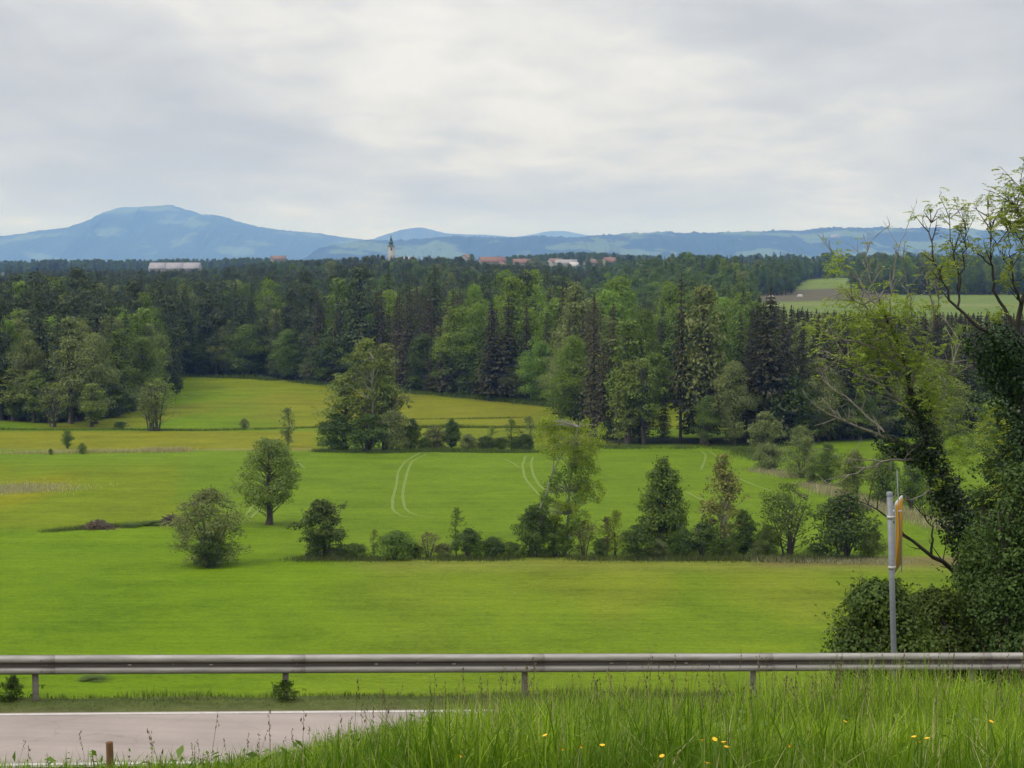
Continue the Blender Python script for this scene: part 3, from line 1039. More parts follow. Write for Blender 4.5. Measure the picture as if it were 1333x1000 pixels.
plant(781, 726, 702, 24, 'shrub0', 'leaf_dark', 'low_shrub', 'tiny dark shrub between dry shrub and reedy yellow saplings', 'shrub', parts=B)
plant(801, 723, 666, 26, 'sapling', 'leaf_yellow', 'young_tree', 'thin yellowish sapling beside the dense round-headed hedge tree', 'sapling')
plant(790, 723, 674, 20, 'sapling', 'leaf_dry', 'young_tree', 'thin brownish sapling growing by the yellowish one in hedge', 'sapling')
plant(862, 722, 597, 68, 'lone2', 'leaf_mid', 'hedge_tree', 'dense mid green tree with full crown in the meadow hedge', 'tree')
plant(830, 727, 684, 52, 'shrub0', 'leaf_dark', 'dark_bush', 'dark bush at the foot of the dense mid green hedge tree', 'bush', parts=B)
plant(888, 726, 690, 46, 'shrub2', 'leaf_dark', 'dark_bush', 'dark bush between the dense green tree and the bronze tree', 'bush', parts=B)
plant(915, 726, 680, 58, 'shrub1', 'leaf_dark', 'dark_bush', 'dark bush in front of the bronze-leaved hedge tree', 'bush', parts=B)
plant(941, 722, 591, 64, 'poplar', 'leaf_bronze', 'bronze_tree', 'sparse bronze-leaved tree with pointed crown in the meadow hedge', 'tree', 'bark_pale')
plant(967, 725, 664, 36, 'lone2', 'leaf_dark', 'young_tree', 'small dark tree close beside the bronze-leaved tree', 'tree')
plant(1000, 725, 684, 40, 'shrub0', 'leaf_mid', 'green_bush', 'leafy green bush between bronze tree and open branching bush', 'bush', parts=B)
plant(1025, 724, 630, 88, 'open', 'leaf_mid', 'open_bush', 'tall open bush with visible bare branches in the hedge', 'bush', parts=B)
plant(1098, 727, 644, 92, 'shrub1', 'leaf_dark', 'dark_bush', 'big dark green bush ending the hedge beside the road sign', 'bush', parts=B)
plant(1134, 728, 690, 44, 'shrub2', 'leaf_mid', 'low_shrub', 'low shrub at the end of the hedge behind the sign pole', 'shrub', parts=B)
# filler grass-shrubs along the hedge
for i, (x, w, tp) in enumerate([(443, 34, 714), (540, 30, 708), (578, 30, 708), (664, 34, 706), (856, 36, 702), (948, 34, 700), (985, 26, 702), (1064, 34, 708)]):
    plant(x, 726, tp, w, 'shrub2', 'leaf_mid' if i % 2 else 'leaf_grey', 'hedge_shrub', 'knee-high shrub filling a gap along the foot of the hedge', 'shrub', group='small gap shrubs along the hedge', parts=B)

# clump in the middle of the meadow
plant(447, 585, 489, 62, 'alder0', 'leaf_olive', 'alder_tree', 'pale olive alder with forked bare trunk in the mid-meadow clump', 'tree', 'bark')
plant(478, 586, 443, 62, 'alder1', 'leaf_olive', 'alder_tree', 'tallest grey olive alder of the mid-meadow clump', 'tree', 'bark_pale')
plant(503, 584, 449, 50, 'alder2', 'leaf_grey', 'alder_tree', 'tall grey green alder beside the tallest alder of the clump', 'tree')
plant(500, 586, 490, 48, 'alder1', 'leaf_olive', 'alder_tree', 'shorter olive alder in front of the two tall alders', 'tree')
plant(437, 587, 540, 56, 'shrub0', 'leaf_dark', 'dark_bush', 'dark thicket bush under the pale alder with forked trunk', 'bush', parts=B)
plant(478, 588, 541, 64, 'shrub1', 'leaf_dark', 'dark_bush', 'dark thicket bush in the middle of the alder clump', 'bush', parts=B)
plant(512, 587, 534, 46, 'shrub1', 'leaf_grey', 'grey_bush', 'grey green bush at the foot of the tall grey alder', 'bush', parts=B)
plant(535, 585, 546, 34, 'shrub0', 'leaf_dark', 'dark_bush', 'dark bush at the hedge side end of the alder clump', 'bush', parts=B)
plant(567, 584, 556, 42, 'shrub0', 'leaf_grey', 'grey_bush', 'rounded grey bush in the low hedge past the alder clump', 'bush', parts=B)
plant(588, 584, 546, 26, 'lone2', 'leaf_dark', 'young_tree', 'small dark pointed tree in the low hedge past the alders', 'tree')
for i, (x, w, tp, lm) in enumerate([(610, 28, 566, 'leaf_grey'), (632, 30, 568, 'leaf_dark'), (652, 28, 570, 'leaf_dark'), (683, 26, 566, 'leaf_dark'), (552, 22, 570, 'leaf_dark'), (672, 20, 572, 'leaf_dark')]):
    plant(x, 587, tp, w, 'shrub2', lm, 'hedge_shrub', 'low dark shrub in the thin hedge behind the tyre tracks', 'shrub', group='low shrubs of the thin back hedge', parts=B)
plant(640, 586, 556, 18, 'sapling', 'leaf_olive', 'young_tree', 'short bushy sapling in the thin back hedge', 'sapling')
plant(666, 586, 547, 22, 'sapling', 'leaf_mid', 'young_tree', 'slender forked sapling in the thin back hedge', 'sapling')
plant(689, 586, 543, 22, 'sapling', 'leaf_grey', 'young_tree', 'slender grey sapling ending the thin back hedge', 'sapling')
# alders at the wood corner
plant(748, 560, 466, 52, 'alder1', 'leaf_olive', 'alder_tree', 'olive alder with two bare stems at the corner of the wood', 'tree')
plant(777, 562, 463, 54, 'alder0', 'leaf_grey', 'alder_tree', 'grey green alder beside the two-stemmed alder at the wood corner', 'tree')
plant(818, 578, 472, 50, 'alder0', 'leaf_olive', 'alder_tree', 'olive alder with dark trunk at the front of the wood corner', 'tree')
plant(838, 579, 468, 52, 'alder1', 'leaf_olive', 'alder_tree', 'twin-stemmed olive alder next to the spruce trunks', 'tree')
plant(806, 580, 500, 30, 'sapling', 'leaf_olive', 'young_tree', 'thin leaning sapling in front of the wood corner alders', 'sapling')
plant(790, 577, 548, 14, 'sapling', 'leaf_dark', 'young_tree', 'short dark sapling by the wood corner stream', 'sapling')
plant(955, 581, 472, 56, 'oak1', 'leaf_grey', 'pale_tree', 'pale green pointed tree in front of the dark spruces', 'tree')
plant(922, 581, 516, 40, 'oak0', 'leaf_mid', 'green_tree', 'mid green small tree between spruce trunks and pale pointed tree', 'tree')
# bushes along the right side of the meadow
plant(996, 590, 537, 52, 'shrub0', 'leaf_grey', 'willow_bush', 'large pale grey willow bush before the dark spruces', 'bush', parts=B)
plant(1001, 613, 578, 46, 'shrub2', 'leaf_grey', 'willow_bush', 'low spreading pale willow bush on the meadow edge', 'bush', parts=B)
plant(1042, 622, 555, 46, 'willow', 'leaf_grey', 'willow_bush', 'upright olive willow bush on the meadow edge', 'bush', parts=B)
plant(1077, 632, 577, 48, 'oak2', 'leaf_mid', 'round_bush', 'round mid green bush on the meadow edge', 'bush', parts=B)
plant(1057, 630, 594, 26, 'shrub0', 'leaf_grey', 'pale_bush', 'small pale bush in front of the round green bush', 'bush', parts=B)
plant(1112, 646, 588, 46, 'shrub1', 'leaf_olive', 'olive_bush', 'olive bush past the round green bush on the meadow edge', 'bush', parts=B)
plant(1150, 655, 590, 52, 'shrub0', 'leaf_mid', 'dark_bush', 'mid green bush behind the top of the road sign', 'bush', parts=B)
plant(1186, 664, 596, 48, 'shrub1', 'leaf_mid', 'green_bush', 'mid green bush behind the ivy-covered trunk', 'bush', parts=B)
plant(1222, 676, 612, 48, 'shrub0', 'leaf_mid', 'green_bush', 'green bush at the far end of the meadow edge bushes', 'bush', parts=B)
plant(1110, 572, 520, 60, 'oak0', 'leaf_bright', 'bright_tree', 'bright green small tree behind the bare dead limbs', 'tree')
plant(1215, 590, 470, 96, 'oak2', 'leaf_olive', 'olive_tree', 'broad yellow olive tree behind the ivy-covered tree', 'tree')
plant(1300, 640, 520, 90, 'oak1', 'leaf_mid', 'green_tree', 'green tree behind the robinia at the meadow corner', 'tree')
# left side
plant(205, 561, 494, 60, 'twiggy', 'leaf_olive', 'twiggy_tree', 'bare-looking brownish twiggy tree at the ditch', 'tree', parts=('stems', 'crown'))
plant(196, 561, 500, 44, 'open', 'leaf_grey', 'twiggy_tree', 'thin grey tree intergrown with the brownish twiggy tree', 'tree', parts=('stems', 'crown'))
plant(230, 514, 486, 19, 'lone2', 'leaf_dark', 'young_tree', 'small round dark tree alone in the back field', 'tree')
plant(375, 582, 532, 22, 'sapling', 'leaf_grey', 'young_tree', 'slender grey sapling alone behind the round meadow tree', 'sapling')
plant(88, 584, 560, 18, 'oak1', 'leaf_mid', 'small_tree', 'small green bush-like tree alone in the yellow strip', 'sapling')
plant(107, 591, 577, 15, 'shrub0', 'leaf_olive', 'low_shrub', 'little olive shrub beside the small tree in the yellow strip', 'shrub', parts=B)
plant(66, 592, 584, 7, 'shrub0', 'leaf_mid', 'low_shrub', 'tiny green shrub at the edge of the yellow strip', 'shrub', parts=B)
plant(318, 559, 545, 15, 'shrub0', 'leaf_grey', 'low_shrub', 'little grey shrub on the ditch of the back field', 'shrub', parts=B)
plant(157, 558, 549, 20, 'shrub2', 'leaf_dark', 'low_shrub', 'small dark shrub on the ditch before the twiggy tree', 'shrub', parts=B)
LEFT = [(18, 548, 480, 50, 'alder2', 'leaf_olive', 'yellow olive alder with pale stem at the wood corner by the ditch'),
        (45, 550, 484, 44, 'alder0', 'leaf_olive', 'olive alder beside the pale-stemmed alder by the ditch'),
        (70, 556, 500, 52, 'twiggy', 'leaf_olive', 'thin twiggy olive tree in front of the alder group'),
        (92, 552, 442, 58, 'alder0', 'leaf_grey', 'tall grey green alder in the alder group by the ditch'),
        (120, 556, 500, 40, 'alder2', 'leaf_olive', 'short olive alder standing foremost at the ditch'),
        (125, 552, 436, 60, 'oak1', 'leaf_grey', 'broad grey green tree in the alder group by the ditch'),
        (155, 540, 432, 56, 'alder0', 'leaf_mid', 'tall mid green alder in the alder group by the ditch'),
        (186, 533, 440, 56, 'oak1', 'leaf_mid', 'mid green tree ending the alder group toward the field'),
        (40, 530, 410, 34, 'alder2', 'leaf_grey', 'tall slender pale tree behind the alder group')]
for (x, y, tp, w, sh, lm, lb) in LEFT:
    plant(x, y, tp, w, sh, lm, 'alder_tree', lb, 'tree')
# conspicuous trees along the far forest edge
FE = [(322, 491, 424, 58, 'oak0', 'leaf_mid', 'green_tree', 'mid green broad tree at the forest edge by the back field'),
      (282, 489, 430, 30, 'alder0', 'leaf_grey', 'pale_tree', 'pale slender tree among spruces at the back field edge'),
      (262, 489, 448, 40, 'oak1', 'leaf_dark', 'dark_tree', 'dark round tree where the forest edge meets the back field'),
      (376, 495, 430, 44, 'oak1', 'leaf_mid', 'green_tree', 'tall mid green tree at the forest edge, dark spruces behind'),
      (430, 500, 440, 60, 'oak0', 'leaf_dark', 'dark_tree', 'dark green broad tree at the forest edge behind the alder clump'),
      (455, 500, 445, 40, 'oak1', 'leaf_bright', 'bright_tree', 'bright green tree between dark forest edge tree and alder tops'),
      (552, 511, 436, 48, 'oak1', 'leaf_dark', 'dark_tree', 'dark green tree at the forest edge beside the big bright tree'),
      (598, 515, 402, 74, 'oak0', 'leaf_bright', 'bright_tree', 'biggest bright green tree of the forest edge'),
      (622, 516, 397, 46, 'oak1', 'leaf_bright', 'bright_tree', 'bright green tree joined to the biggest bright forest edge tree'),
      (704, 526, 446, 62, 'oak2', 'leaf_bright', 'bright_tree', 'bright green round tree beside the black spruce pair'),
      (668, 522, 486, 28, 'oak0', 'leaf_mid', 'green_tree', 'small green tree at the foot of the black spruce pair'),
      (735, 500, 418, 44, 'oak0', 'leaf_grey', 'pale_tree', 'pale green tree behind the bright round tree'),
      (772, 500, 425, 42, 'oak2', 'leaf_grey', 'pale_tree', 'pale grey green tree behind the wood corner alders'),
      (806, 500, 440, 36, 'oak1', 'leaf_olive', 'olive_tree', 'olive tree behind the wood corner alders'),
      (843, 540, 425, 40, 'oak1', 'leaf_olive', 'olive_tree', 'tall olive tree rising beside the brown spruces')]
for (x, y, tp, w, sh, lm, nm, lb) in FE:
    plant(x, y, tp, w, sh, lm, nm, lb, 'tree')
for (x, y, tp, lb, sh) in [(640, 521, 392, 'black spruce beside the biggest bright tree', 'spruce1'), (662, 522, 386, 'black spruce beside the bright round tree', 'spruce2'), (1002, 578, 376, 'tall dark spruce at the end of the wood with field behind', 'spruce0')]:
    g, h = at_px(x, y, tp)
    tree('spruce_tree', lb, 'spruce', g, h, sh, 'spruce_black', 'bark_dark', 1.25)


# leaning birch
def birch():
    g = G(742, 723)
    D = g[1]
    t = thing('birch_tree', 'leaning birch with pale stems and yellow green drooping crown in hedge', 'tree', g)
    rng = np.random.default_rng(55)

    def W(x, y, dd=0.0):
        return P(x, y, D + dd) - g
    wood, crown, dk = Geo(), Geo(), Geo()
    s1 = np.array([W(735, 726), W(737, 700, .2), W(740, 670, .4), W(741, 640, .3), W(744, 610, 0), W(748, 580, -.3), W(752, 556, -.4)])
    s2 = np.array([W(688, 722, -.3), W(694, 690, -.5), W(702, 665, -.6), W(712, 640, -.5), W(719, 615, -.2), W(722, 592, .2), W(722, 575, .3)])
    s3 = np.array([W(719, 615, -.2), W(726, 602, .2), W(734, 588, .6), W(741, 570, .9)])
    for s, r in ((s1, 0.17), (s2, 0.13), (s3, 0.07)):
        wood.tube(s, np.linspace(r, 0.03, len(s)), 7)
    blobs = []
    for _ in range(120):
        a, b = rng.random(2)
        x = 741 + (a - 0.5) * 86 * math.sqrt(max(0.05, 1 - ((b - 0.35) / 0.75) ** 2))
        blobs.append((x, 545 + b * 52, rng.normal(0, 1.3), 0.62, 1.0))
    for _ in range(120):
        y = 596 + rng.random() * 118
        cx = 743 + (10 if y < 640 else 0)
        blobs.append((cx + rng.normal(0, 12), y, rng.normal(0, 0.9), 0.55, 0.9 if rng.random() < 0.35 else 0.0))
    for _ in range(26):
        q = rng.random()
        blobs.append((752 + q * 34, 628 + rng.normal(0, 8) + q * 8, rng.normal(0, 0.8), 0.42, 0.6))
    for _ in range(60):
        q = rng.random()
        blobs.append((690 + q * 40 + rng.normal(0, 5), 690 - q * 75 + rng.normal(0, 8), rng.normal(0, 0.8), 0.42, 0.0))
    for (x, y, dd, r, bright) in blobs:
        c = W(x, y, dd)
        src = s1[np.argmin(np.abs(s1[:, 2] - (c[2] - 0.8)))]
        md = (src + c) / 2 + np.array((0, 0, 0.25))
        wood.tube([src, md, c], [0.03, 0.018, 0.008], 4)
        n = 85 if bright > 0.8 else 50
        d = nrm(rng.normal(size=(n, 3)))
        C = c + d * r * rng.uniform(0.3, 1.1, (n, 1)) * (1, 1, 0.9)
        # hanging sprays
        C[:, 2] -= rng.random(n) ** 2 * 0.5
        (crown if bright > 0.3 else dk).leaves(C, d + rng.normal(size=(n, 3)) * 0.7, 0.20 * rng.uniform(0.6, 1.3, n), rng, 0.55)
    wood.build('stem', M['bark_pale'], t, True)
    crown.build('crown', M['leaf_yellow'], t)
    dk.build('lower_foliage', M['leaf_mid'], t)


birch()

# ------------------------------------------------------------------ the wood
SKYX = np.array([-900, 0, 100, 200, 280, 340, 400, 480, 540, 600, 640, 700, 760, 800, 830, 860, 900, 950, 985, 992, 1060, 1333, 2300.0])
SKYY = np.array([356, 354, 350, 353, 350, 341, 337, 333, 333, 336, 345, 347, 348, 342, 325, 321, 326, 330, 345, 392, 404, 408, 410.0])


def wood_points():
    rng = np.random.default_rng(31)
    out = []
    Dd = 325.0
    while Dd < 1620:
        step = 4.3 + (Dd - 325) * 0.0035
        ulim = 0.42
        k = int(2 * ulim * Dd / step)
        uu = (np.arange(k) + rng.random(k)) / k * 2 * ulim - ulim
        dd = Dd + (rng.random(k) - 0.5) * step
        out.append(np.stack([uu, dd], 1))
        Dd += step
    q = np.concatenate(out)
    u, D = q[:, 0], q[:, 1]
    fld = field_zone(u, D) | far_field(u, D) | glade(u, D)
    keep = (D > edge_D(u) + 1.5) & ~fld
    # visible strip only: drop the ground hidden deep behind the right hand spruces
    keep &= ~((u > 0.13) & (D > 455) & (D <= 1010))
    keep &= (np.abs(u) < 0.36)
    return u[keep], D[keep], rng


def wood():
    u, D, rng = wood_points()
    X = u * D
    Z = H(X, D)
    bx, by = pix(X, D, Z)
    n = len(u)
    h = np.where(D < 620, rng.normal(22.5, 3.8, n), rng.normal(20.0, 3.2, n))
    h = np.where((bx > 740) & (D > 470), rng.normal(16.0, 2.6, n), h)
    sky = np.interp(bx, SKYX, SKYY) - 1.5 + np.abs(rng.normal(0, 5.5, n))
    back = (u > 0.13) & (D > 1000)
    sky = np.where(back, np.interp(bx, [985, 1060, 1120, 1200, 1333, 2300], [330, 322, 330, 322, 324, 326]) + np.abs(rng.normal(0, 3.5, n)), sky)
    hmax = (by - sky) / F * D
    young = rng.random(n) < 0.12
    h = np.where(young, h * 0.72, h)
    h = np.minimum(h, hmax)
    ok = h > 9
    ty = by - h / D * F
    # species
    r = rng.random(n)
    patch = fbm(X * 0.012, D * 0.006, 44, 3)
    patch2 = fbm(X * 0.03, D * 0.012, 45, 2)
    pd = np.full(n, 0.30)                 # share of broadleaves
    pd = np.where((bx < 340) & (ty > 396), 0.88, pd)
    pd = np.where((bx >= 340) & (bx < 575) & (ty > 372), 0.05, pd)
    pd = np.where((bx >= 575) & (bx < 690) & (ty > 372), 0.30, pd)
    pd = np.where((bx >= 690) & (bx < 860) & (ty > 378), 0.42, pd)
    pd = np.where((bx >= 780) & (bx < 1000) & (ty <= 392), 0.86, pd)
    pd = np.where((bx >= 855) & (ty > 392) & ~back, 0.04, pd)
    pd = np.where(back, 0.80, pd)
    pd = np.clip(pd + (patch - 0.5) * 0.9 * (pd > 0.1), 0, 1)
    br = r < pd
    brown = (~br) & (bx > 330) & (bx < 860) & (ty > 370) & (patch2 > 0.38)
    black = (~br) & (bx > 840) & ~back
    kind = np.where(br, np.where(patch2 + rng.normal(0, 0.12, n) > 0.60, 1, 2), np.where(brown, 4, np.where(black, 5, 3)))
    kind = np.where(br & (ty <= 392) & (D > 560) & (rng.random(n) < 0.8), 6, kind)
    kind = np.where(br & (kind == 2) & (rng.random(n) < np.where(bx < 340, 0.65, 0.4)), 7, kind)
    h = np.where(br, h * rng.uniform(0.78, 1.0, n), h)
    # how much of each tree shows above the trees before it
    skyline = np.full(1400, 9999.0)
    order = np.argsort(D)
    show = np.zeros(n)
    for i in order:
        if not ok[i] or bx[i] < -60 or bx[i] > 1390:
            continue
        wpx = max(3, h[i] * (0.22 if br[i] else 0.13) / D[i] * F)
        a, b = int(max(0, bx[i] - wpx)), int(min(1333, bx[i] + wpx))
        if b <= a:
            continue
        seg = np.minimum(skyline[a:b], by[i])
        show[i] = max(0.0, float(np.mean(seg - ty[i]))) * (b - a)
        top = ty[i] + 4
        skyline[a:b] = np.minimum(skyline[a:b], top)
    vis = ok & (show > 0)
    LAB = {1: ('broadleaf_tree', 'fresh green broadleaf tree rising among the forest trees', 'leaf_bright', 'fresh green broadleaves of the forest', 'tree'),
           2: ('broadleaf_tree', 'mid green broadleaf tree rising among the forest trees', 'leaf_mid', 'mid green broadleaves of the forest', 'tree'),
           7: ('broadleaf_tree', 'grey green broadleaf tree rising among the forest trees', 'leaf_grey', 'grey green broadleaves of the forest', 'tree'),
           6: ('broadleaf_tree', 'dull green broadleaf tree on the rise behind the forest', 'leaf_far', 'dull green broadleaves on the rise', 'tree'),
           3: ('spruce_tree', 'dark blue green spruce standing in the forest', 'spruce', 'blue green spruces of the forest', 'spruce'),
           4: ('spruce_tree', 'brown-tinged spruce standing in the dark forest stand', 'spruce_brown', 'brown-tinged spruces of the forest', 'spruce'),
           5: ('spruce_tree', 'blackish spruce in the dense stand at the meadow', 'spruce_black', 'blackish spruces of the stand at the meadow', 'spruce')}
    cap = {1: 60, 2: 60, 7: 50, 6: 90, 3: 120, 4: 80, 5: 75}
    single = np.zeros(n, bool)
    first = {}
    for k in LAB:
        idx = np.where(vis & (kind == k))[0]
        idx = idx[np.argsort(-show[idx])][:cap[k]]
        idx = idx[show[idx] > 9]
        single[idx] = True
        nm, lb, lm, gr, ct = LAB[k]
        for i in idx:
            front = D[i] < edge_D(u[i]) + 16
            if k in (3, 4, 5):
                sh = 'spruce%d' % rng.integers(3)
                if front and k == 5 and bx[i] < 985:
                    sh = 'pole_spruce%d' % rng.integers(2)
                elif k == 3 and rng.random() < 0.38:
                    sh = 'pine%d' % rng.integers(2)
                wf = rng.uniform(0.65, 1.1)
                bk = 'bark_dark'
            else:
                sh = ('oak0', 'oak1', 'oak2', 'alder0', 'alder2')[rng.integers(5)]
                wf = rng.uniform(0.65, 1.05) * (0.70 if sh[0] == 'o' else 1.05)
                bk = 'bark'
            o = tree(nm, lb, ct, (X[i], D[i], Z[i] - 0.1), float(h[i]), sh, lm, bk, wf, gr)
            first.setdefault(k, {}).setdefault(sh, o)
    # the rest of the wood: one mass per look
    rest = ok & ~single
    NM = {1: 'fresh_green_woods', 2: 'mid_green_woods', 7: 'grey_green_woods', 6: 'dull_green_woods', 3: 'spruce_forest', 4: 'brown_spruce_forest', 5: 'dark_spruce_forest'}
    for k in LAB:
        idx = np.where(rest & (kind == k))[0]
        # far rows and everything outside stays, hidden or not: the wood is a volume
        mass(NM[k], X[idx], D[idx], Z[idx], h[idx], rng, [o for o in first[k].values() if o], LAB[k][1].split(' rising')[0].split(' standing')[0], None, LAB[k][2])
    return first


def mass(name, X, Y, Z, h, rng, protos, what, label=None, leafmat='spruce'):
    """one object of uncountable trees: points that instance the crowns of standing trees"""
    me = bpy.data.meshes.new(name)
    n = len(X)
    me.vertices.add(n)
    me.vertices.foreach_set('co', np.stack([X, Y, Z], 1).astype(np.float32).ravel())
    w = rng.uniform(0.65, 1.1, n)
    a = me.attributes.new('scl', 'FLOAT_VECTOR', 'POINT')
    a.data.foreach_set('vector', np.stack([h * w, h * w, h], 1).astype(np.float32).ravel())
    a = me.attributes.new('rot', 'FLOAT_VECTOR', 'POINT')
    a.data.foreach_set('vector', np.stack([0 * h, 0 * h, rng.random(n) * 6.28], 1).astype(np.float32).ravel())
    o = put(name, me)
    tag(o, label or ('dense mass of ' + what.replace(' tree', ' trees') + ' seen as one wood'), 'forest', kind='stuff')
    g = bpy.data.node_groups.new(name, 'GeometryNodeTree')
    g.interface.new_socket('Geometry', in_out='INPUT', socket_type='NodeSocketGeometry')
    g.interface.new_socket('Geometry', in_out='OUTPUT', socket_type='NodeSocketGeometry')
    gi = g.nodes.new('NodeGroupInput')
    go = g.nodes.new('NodeGroupOutput')
    jn = g.nodes.new('GeometryNodeJoinGeometry')
    for p in protos[:5]:
        crown = [c for c in p.children if c.name.startswith(('crown', 'foliage'))][0]
        oi = g.nodes.new('GeometryNodeObjectInfo')
        oi.transform_space = 'ORIGINAL'
        oi.inputs['Object'].default_value = crown
        oi.inputs['As Instance'].default_value = True
        g.links.new(oi.outputs['Geometry'], jn.inputs[0])
    ip = g.nodes.new('GeometryNodeInstanceOnPoints')
    ip.inputs['Pick Instance'].default_value = True
    rv = g.nodes.new('FunctionNodeRandomValue')
    rv.data_type = 'INT'
    rv.inputs[4].default_value = 0
    rv.inputs[5].default_value = max(0, min(5, len(protos)) - 1)
    g.links.new(rv.outputs[2], ip.inputs['Instance Index'])
    for nm, sock in (('scl', 'Scale'), ('rot', 'Rotation')):
        na = g.nodes.new('GeometryNodeInputNamedAttribute')
        na.data_type = 'FLOAT_VECTOR'
        na.inputs['Name'].default_value = nm
        g.links.new(na.outputs['Attribute'], ip.inputs[sock])
    g.links.new(gi.outputs[0], ip.inputs['Points'])
    g.links.new(jn.outputs[0], ip.inputs['Instance'])
    sm = g.nodes.new('GeometryNodeSetMaterial')
    sm.inputs['Material'].default_value = M[leafmat]
    g.links.new(ip.outputs[0], sm.inputs['Geometry'])
    g.links.new(sm.outputs[0], go.inputs[0])
    md = o.modifiers.new('trees', 'NODES')
    md.node_group = g
    return o


FIRST = wood()


def understory():
    rng = np.random.default_rng(88)
    xs = np.concatenate([np.arange(-40, 200, 13.0), np.arange(236, 735, 9.5), np.arange(985, 1333, 13.0)])
    for x in xs:
        x = x + rng.normal(0, 3)
        g = G(x, float(np.interp(x, EX, EY)) - 1.0)
        dd = rng.uniform(0.5, 5.0)
        X, Y = g[0] * (1 + dd / g[1]), g[1] + dd
        h = rng.uniform(3.0, 9.5) if rng.random() < 0.75 else rng.uniform(9, 15)
        k = rng.integers(4)
        sh = ('oak0', 'oak1', 'oak2', 'shrub0')[k]
        tree('edge_tree', ('young dull green tree in the undergrowth of the forest edge', 'young mid green tree in the undergrowth of the forest edge', 'young grey green tree in the undergrowth of the forest edge', 'young dark tree in the undergrowth of the forest edge')[k],
             'tree', (X, Y, float(H(X, Y)) - 0.1), h, sh, ('leaf_far', 'leaf_mid', 'leaf_grey', 'leaf_dark')[k], 'bark', rng.uniform(0.8, 1.25), 'young trees along the forest edge')


understory()


# far tree lines beyond the forest
def far_lines():
    rng = np.random.default_rng(77)
    pts = []
    for (x0, x1, D0, D1, cnt) in [(-500, 330, 2900, 3700, 2600), (300, 700, 3000, 3600, 700), (640, 860, 3200, 3700, 1500), (900, 1900, 2300, 3300, 2200), (560, 820, 2050, 2350, 260), (-300, 480, 2350, 2700, 900)]:
        x = rng.uniform(x0, x1, cnt)
        D = rng.uniform(D0, D1, cnt)
        k = fbm(x * 0.02, D * 0.004, 91, 3) > 0.40
        pts.append(np.stack([(x[k] - 666.5) / F * D[k], D[k]], 1))
    q = np.concatenate(pts)
    X, Y = q[:, 0], q[:, 1]
    Z = H(X, Y)
    bx, by = pix(X, Y, Z)
    h = rng.normal(20, 3.5, len(X))
    lim = np.interp(bx, [-900, 0, 300, 450, 620, 690, 760, 830, 900, 1000, 1333, 2300], [340, 340, 337, 338, 338, 333, 329, 332, 333, 327, 322, 322])
    h = np.minimum(h, (by - lim + 2.0 - 11.0 * (fbm(bx * 0.03, Y * 0.002, 95, 3) - 0.35).clip(0) - np.abs(rng.normal(0, 1.6, len(X)))) / F * Y)
    ok = h > 7
    X, Y, Z, h = X[ok], Y[ok], Z[ok], h[ok]
    sp = rng.random(len(X)) < 0.4
    mass('distant_broadleaf_woods', X[~sp], Y[~sp], Z[~sp], h[~sp], rng, list(FIRST[6].values()), '', 'far hazy broadleaf woods behind the village and farm hall', 'leaf_far')
    mass('distant_spruce_woods', X[sp], Y[sp], Z[sp], h[sp], rng, list(FIRST[3].values()), '', 'far hazy spruce woods on the plain below the mountain', 'spruce')


far_lines()

# ------------------------------------------------------------------ buildings
M['wall_white'] = solid('wall_white', (0.38, 0.365, 0.345), (0.31, 0.295, 0.28), 0.4, 0.9)
M['wall_cream'] = solid('wall_cream', (0.28, 0.245, 0.20), (0.23, 0.205, 0.17), 0.4, 0.9)
M['wall_wood'] = solid('wall_wood', (0.20, 0.13, 0.09), (0.13, 0.085, 0.06), 0.5, 0.9)
M['roof_red'] = solid('roof_red', (0.20, 0.115, 0.085), (0.155, 0.085, 0.065), 0.5, 0.85)
M['roof_brown'] = solid('roof_brown', (0.20, 0.13, 0.10), (0.14, 0.09, 0.07), 0.5, 0.85)
M['roof_grey'] = solid('roof_grey', (0.42, 0.40, 0.40), (0.33, 0.32, 0.33), 0.3, 0.7)
M['roof_pale'] = solid('roof_pale', (0.25, 0.235, 0.245), (0.20, 0.19, 0.20), 0.2, 0.6)
M['copper'] = solid('spire_copper', (0.045, 0.085, 0.07), (0.03, 0.06, 0.05), 0.6, 0.6)
M['glass'] = solid('window_dark', (0.03, 0.035, 0.045), (0.02, 0.022, 0.03), 1.0, 0.2, spec=0.5)
M['gold'] = solid('gilded', (0.55, 0.38, 0.10), (0.45, 0.30, 0.08), 1.0, 0.35, metal=1.0)


def gable(g, w, d, z0, z1, over=0.5, th=0.35):
    """gable roof with the ridge along x"""
    hw, hd = w / 2 + over, d / 2 + over
    zz = z0 - over * (z1 - z0) / (d / 2)
    V = [(-hw, -hd, zz), (hw, -hd, zz), (hw, hd, zz), (-hw, hd, zz), (-hw, 0, z1), (hw, 0, z1)]
    V += [(x, y, z + th) for x, y, z in V]
    Fq = [(0, 1, 5, 4), (3, 4, 5, 2), (6, 10, 11, 7), (9, 8, 11, 10), (0, 6, 7, 1), (2, 8, 9, 3), (0, 4, 10, 6), (3, 9, 10, 4), (1, 7, 11, 5), (2, 5, 11, 8)]
    g.add(V, Fq)


def walls(g, w, d, hgt, ridge):
    V = [(-w / 2, -d / 2, -1), (w / 2, -d / 2, -1), (w / 2, d / 2, -1), (-w / 2, d / 2, -1), (-w / 2, -d / 2, hgt), (w / 2, -d / 2, hgt), (w / 2, d / 2, hgt), (-w / 2, d / 2, hgt), (-w / 2, 0, ridge), (w / 2, 0, ridge)]
    g.add(V, [(0, 1, 5, 4), (2, 3, 7, 6), (1, 2, 6, 5), (3, 0, 4, 7)])
    g.F3.append(np.array([(5, 6, 9), (7, 4, 8)]) + g.n - 10)


